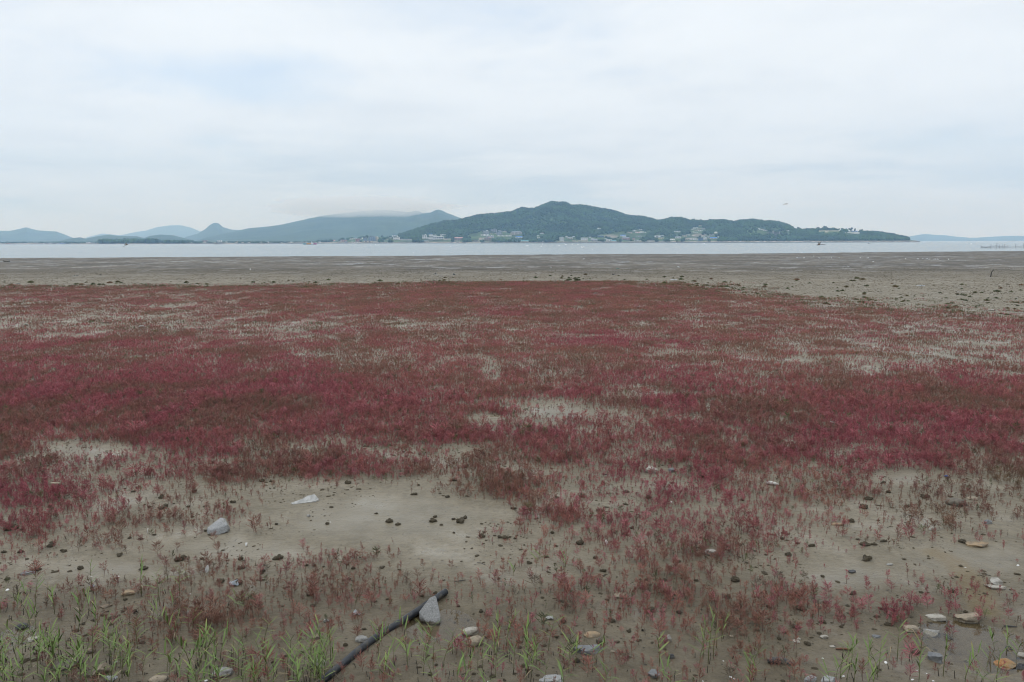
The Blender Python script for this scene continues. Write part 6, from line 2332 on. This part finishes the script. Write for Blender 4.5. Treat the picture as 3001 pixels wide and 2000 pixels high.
    v[:, 2] = np.where(v[:, 2] > 0, v[:, 2] * .55, v[:, 2] * .05)
    v[:, 0] *= 1 + .25 * v[:, 1]
    shell = mesh_from('shell', v, f, white, True)
    for i, (px, py, w) in enumerate([(22, 1730, 13), (557, 1742, 7), (339, 1942, 13), (604, 1996, 14), (2411, 1930, 6), (2472, 1983, 9), (2596, 1943, 12), (2674, 1993, 10), (2735, 1997, 8), (2688, 1967, 5), (2716, 1975, 5), (267, 1692, 7), (1566, 1395, 8), (1967, 1472, 8), (2141, 1985, 10), (2152, 1990, 7), (2060, 1997, 5), (221, 970, 7), (2983, 1658, 10),
                                    (150, 858, 5), (560, 888, 6), (2829, 1664, 6), (1430, 1998, 6), (968, 1511 + 20, 5), (2120, 1938, 5), (348, 1690, 6)]):
        p = at(px, py)
        s = w * mpp(p) / 2
        lab = {2: 'largest white shell chip among the left reeds', 17: 'round white float-like shell far off in the meadow gap', 0: 'white crumpled shell at the left edge of the mud', 18: 'pale flat shell on the smooth mud at the right edge'}.get(i, words('white shell chip ' + (beside(p, 1.5) or area_name(px, py)), 'white shell chip ' + area_name(px, py)))
        tag(link('shell', shell, None, p, (random.uniform(-.3, .3), random.uniform(-.3, .3), random.uniform(0, 6.28)), (s, s * .75, s)), lab, 'shell', 'white shells on the mud')
    # driftwood and sticks
    dw = simple('driftwood_black', (.030, .028, .027), .6, .5, 12, .01, col2=(.085, .078, .07))
    pale = simple('driftwood_pale', (.55, .53, .48), .8, .25, 16)

    def log(px, py, pts, rad, mat, lab, name='driftwood', n=9):
        p = at(px, py)
        k = mpp(p)
        mb = MB().tube([(a * k, b * k, c * k) for a, b, c in pts], [r * k for r in rad], n)
        tag(link(name, mb.mesh(name, mat, True), None, p), lab, 'driftwood')
    log(2288, 1944, [(-38, 2, 4), (-24, 0, 8), (-4, 0, 9), (14, -4, 7), (28, -8, 3), (38, -12, 0)], [5, 10, 11, 9, 6, 1], dw, 'black waterlogged driftwood log on the right mud')
    log(2264, 1422, [(-18, 8, 5), (-8, 4, 6), (6, -2, 5), (17, -10, 3)], [3, 5.5, 5, 2], pale, 'white bleached wood lump at the right edge of a red clump')
    log(189, 1240, [(-46, -14, 2), (-30, -8, 2), (-10, 0, 5), (12, 6, 6), (30, 10, 7)], [1, 1.3, 1.8, 2, 1.5], pale, 'long pale stick lying in the meadow at the left')
    log(30, 1330, [(-30, -8, 2), (-10, -2, 3), (14, 4, 3), (30, 6, 4)], [1, 1.2, 1.2, .8], pale, 'pale thin stick at the left edge of the meadow')
    log(2906, 911, [(-11, 4, 1), (0, 0, 2.5), (12, -3, 1)], [.8, 2.4, 1], pale, 'tan driftwood piece at the right end of the meadow')
    log(2962, 1838, [(-18, 3, 2), (0, 0, 2.5), (17, -2, 2)], [2, 2.2, 1.6], dw, 'dark stick floating in the right-hand puddle')
    log(1410, 1653, [(-12, 8, 1), (0, 2, 2), (13, -10, 1)], [.8, .9, .6], dw, 'thin dark twig on the bare mud right of centre')
    log(1350, 1704, [(-18, -3, 1), (0, 0, 2), (14, 4, 2)], [.9, 1.1, .7], dw, 'dark twig lying right of the pipe end')
    log(1775, 1393, [(-8, 3, 1), (0, 0, 2), (9, -4, 2)], [1, 1.2, .8], dw, 'dark twig among red plants left of the pale pointed stone')
    log(2879, 1689, [(-4, 6, 1), (4, -6, 1)], [1, .8], dw, 'dark twig beside the whitish pair, lower of two')
    log(2896, 1687, [(-6, 6, 1), (6, -4, 1)], [1, .8], dw, 'dark twig beside the whitish pair, upper of two')
    log(2470, 1905, [(-20, 2, 2), (-4, 0, 4), (12, -3, 4), (22, -4, 1)], [2, 3, 3, 1], simple('bark', (.16, .07, .04), .8), 'reddish brown bark strip left of the bottom right reeds')
    log(1435, 1804, [(-8, 5, 1), (9, -4, 1)], [1.2, .8], simple('rust_stick', (.25, .13, .06), .8), 'rusty brown stick right of the granite wedge')
    # black rubber ring
    p = at(2958, 1901, POND_Z + .005)
    R = 9.5 * mpp(p)
    ring = MB().tube([(R * math.cos(a), R * math.sin(a) * .95, .004) for a in np.linspace(0, 2 * math.pi, 25)], .006, 6, False)
    tag(link('ring', ring.mesh('ring', simple('rubber', (.03, .03, .035), .5), True), None, p), 'thin black rubber ring lying in the right-hand puddle', 'ring')
    # tuft of pale dead roots
    p = at(1003, 1648)
    k = mpp(p)
    rm = simple('dead_root', (.50, .46, .37), .8)
    t = empty('root_tangle', p)
    tag(t, 'tangle of pale dead roots in front of a red clump', 'roots')
    for i in range(12):
        a = random.uniform(0, 6.28)
        l = random.uniform(10, 34) * k
        link('root', MB().tube([(0, 0, 0), (math.cos(a) * l * .4, math.sin(a) * l * .3, l * random.uniform(.25, .6)), (math.cos(a) * l, math.sin(a) * l * .6, l * random.uniform(.0, .5))], [.003, .003, .002], 4).mesh('root', rm), t)
    # crab burrows
    hole = simple('burrow_dark', (.018, .014, .010), 1.0)
    for i, (px, py, w, lab) in enumerate([(397, 1797, 10, 'round dark crab burrow on the left mud'), (379, 1830, 6, 'smaller dark burrow below the round one'), (1976, 1745, 6, 'small dark burrow right of a dense red clump'), (1883, 1850, 6, 'dark burrow beside the grey clods'), (2495, 1743, 6, 'dark burrow in a clod on the right mud')]):
        p = at(px, py)
        r = w * mpp(p) / 2
        mb = MB()
        V, Fc = [], []
        for (rr, zz) in ((1.35, -.001), (1.18, .006), (.92, .007), (.8, -.006), (.0, -.012)):
            for q in range(14):
                a = 2 * math.pi * q / 14
                V.append((rr * r * math.cos(a), rr * r * math.sin(a), zz))
        for j in range(4):
            for q in range(14):
                q2 = (q + 1) % 14
                Fc.append((j * 14 + q, j * 14 + q2, (j + 1) * 14 + q2, (j + 1) * 14 + q))
        tag(link('crab_burrow', mesh_from('crab_burrow', V, Fc, hole), None, p + Vector((0, 0, .012))), lab, 'burrow')


build_litter()
build_field(ROCKS)
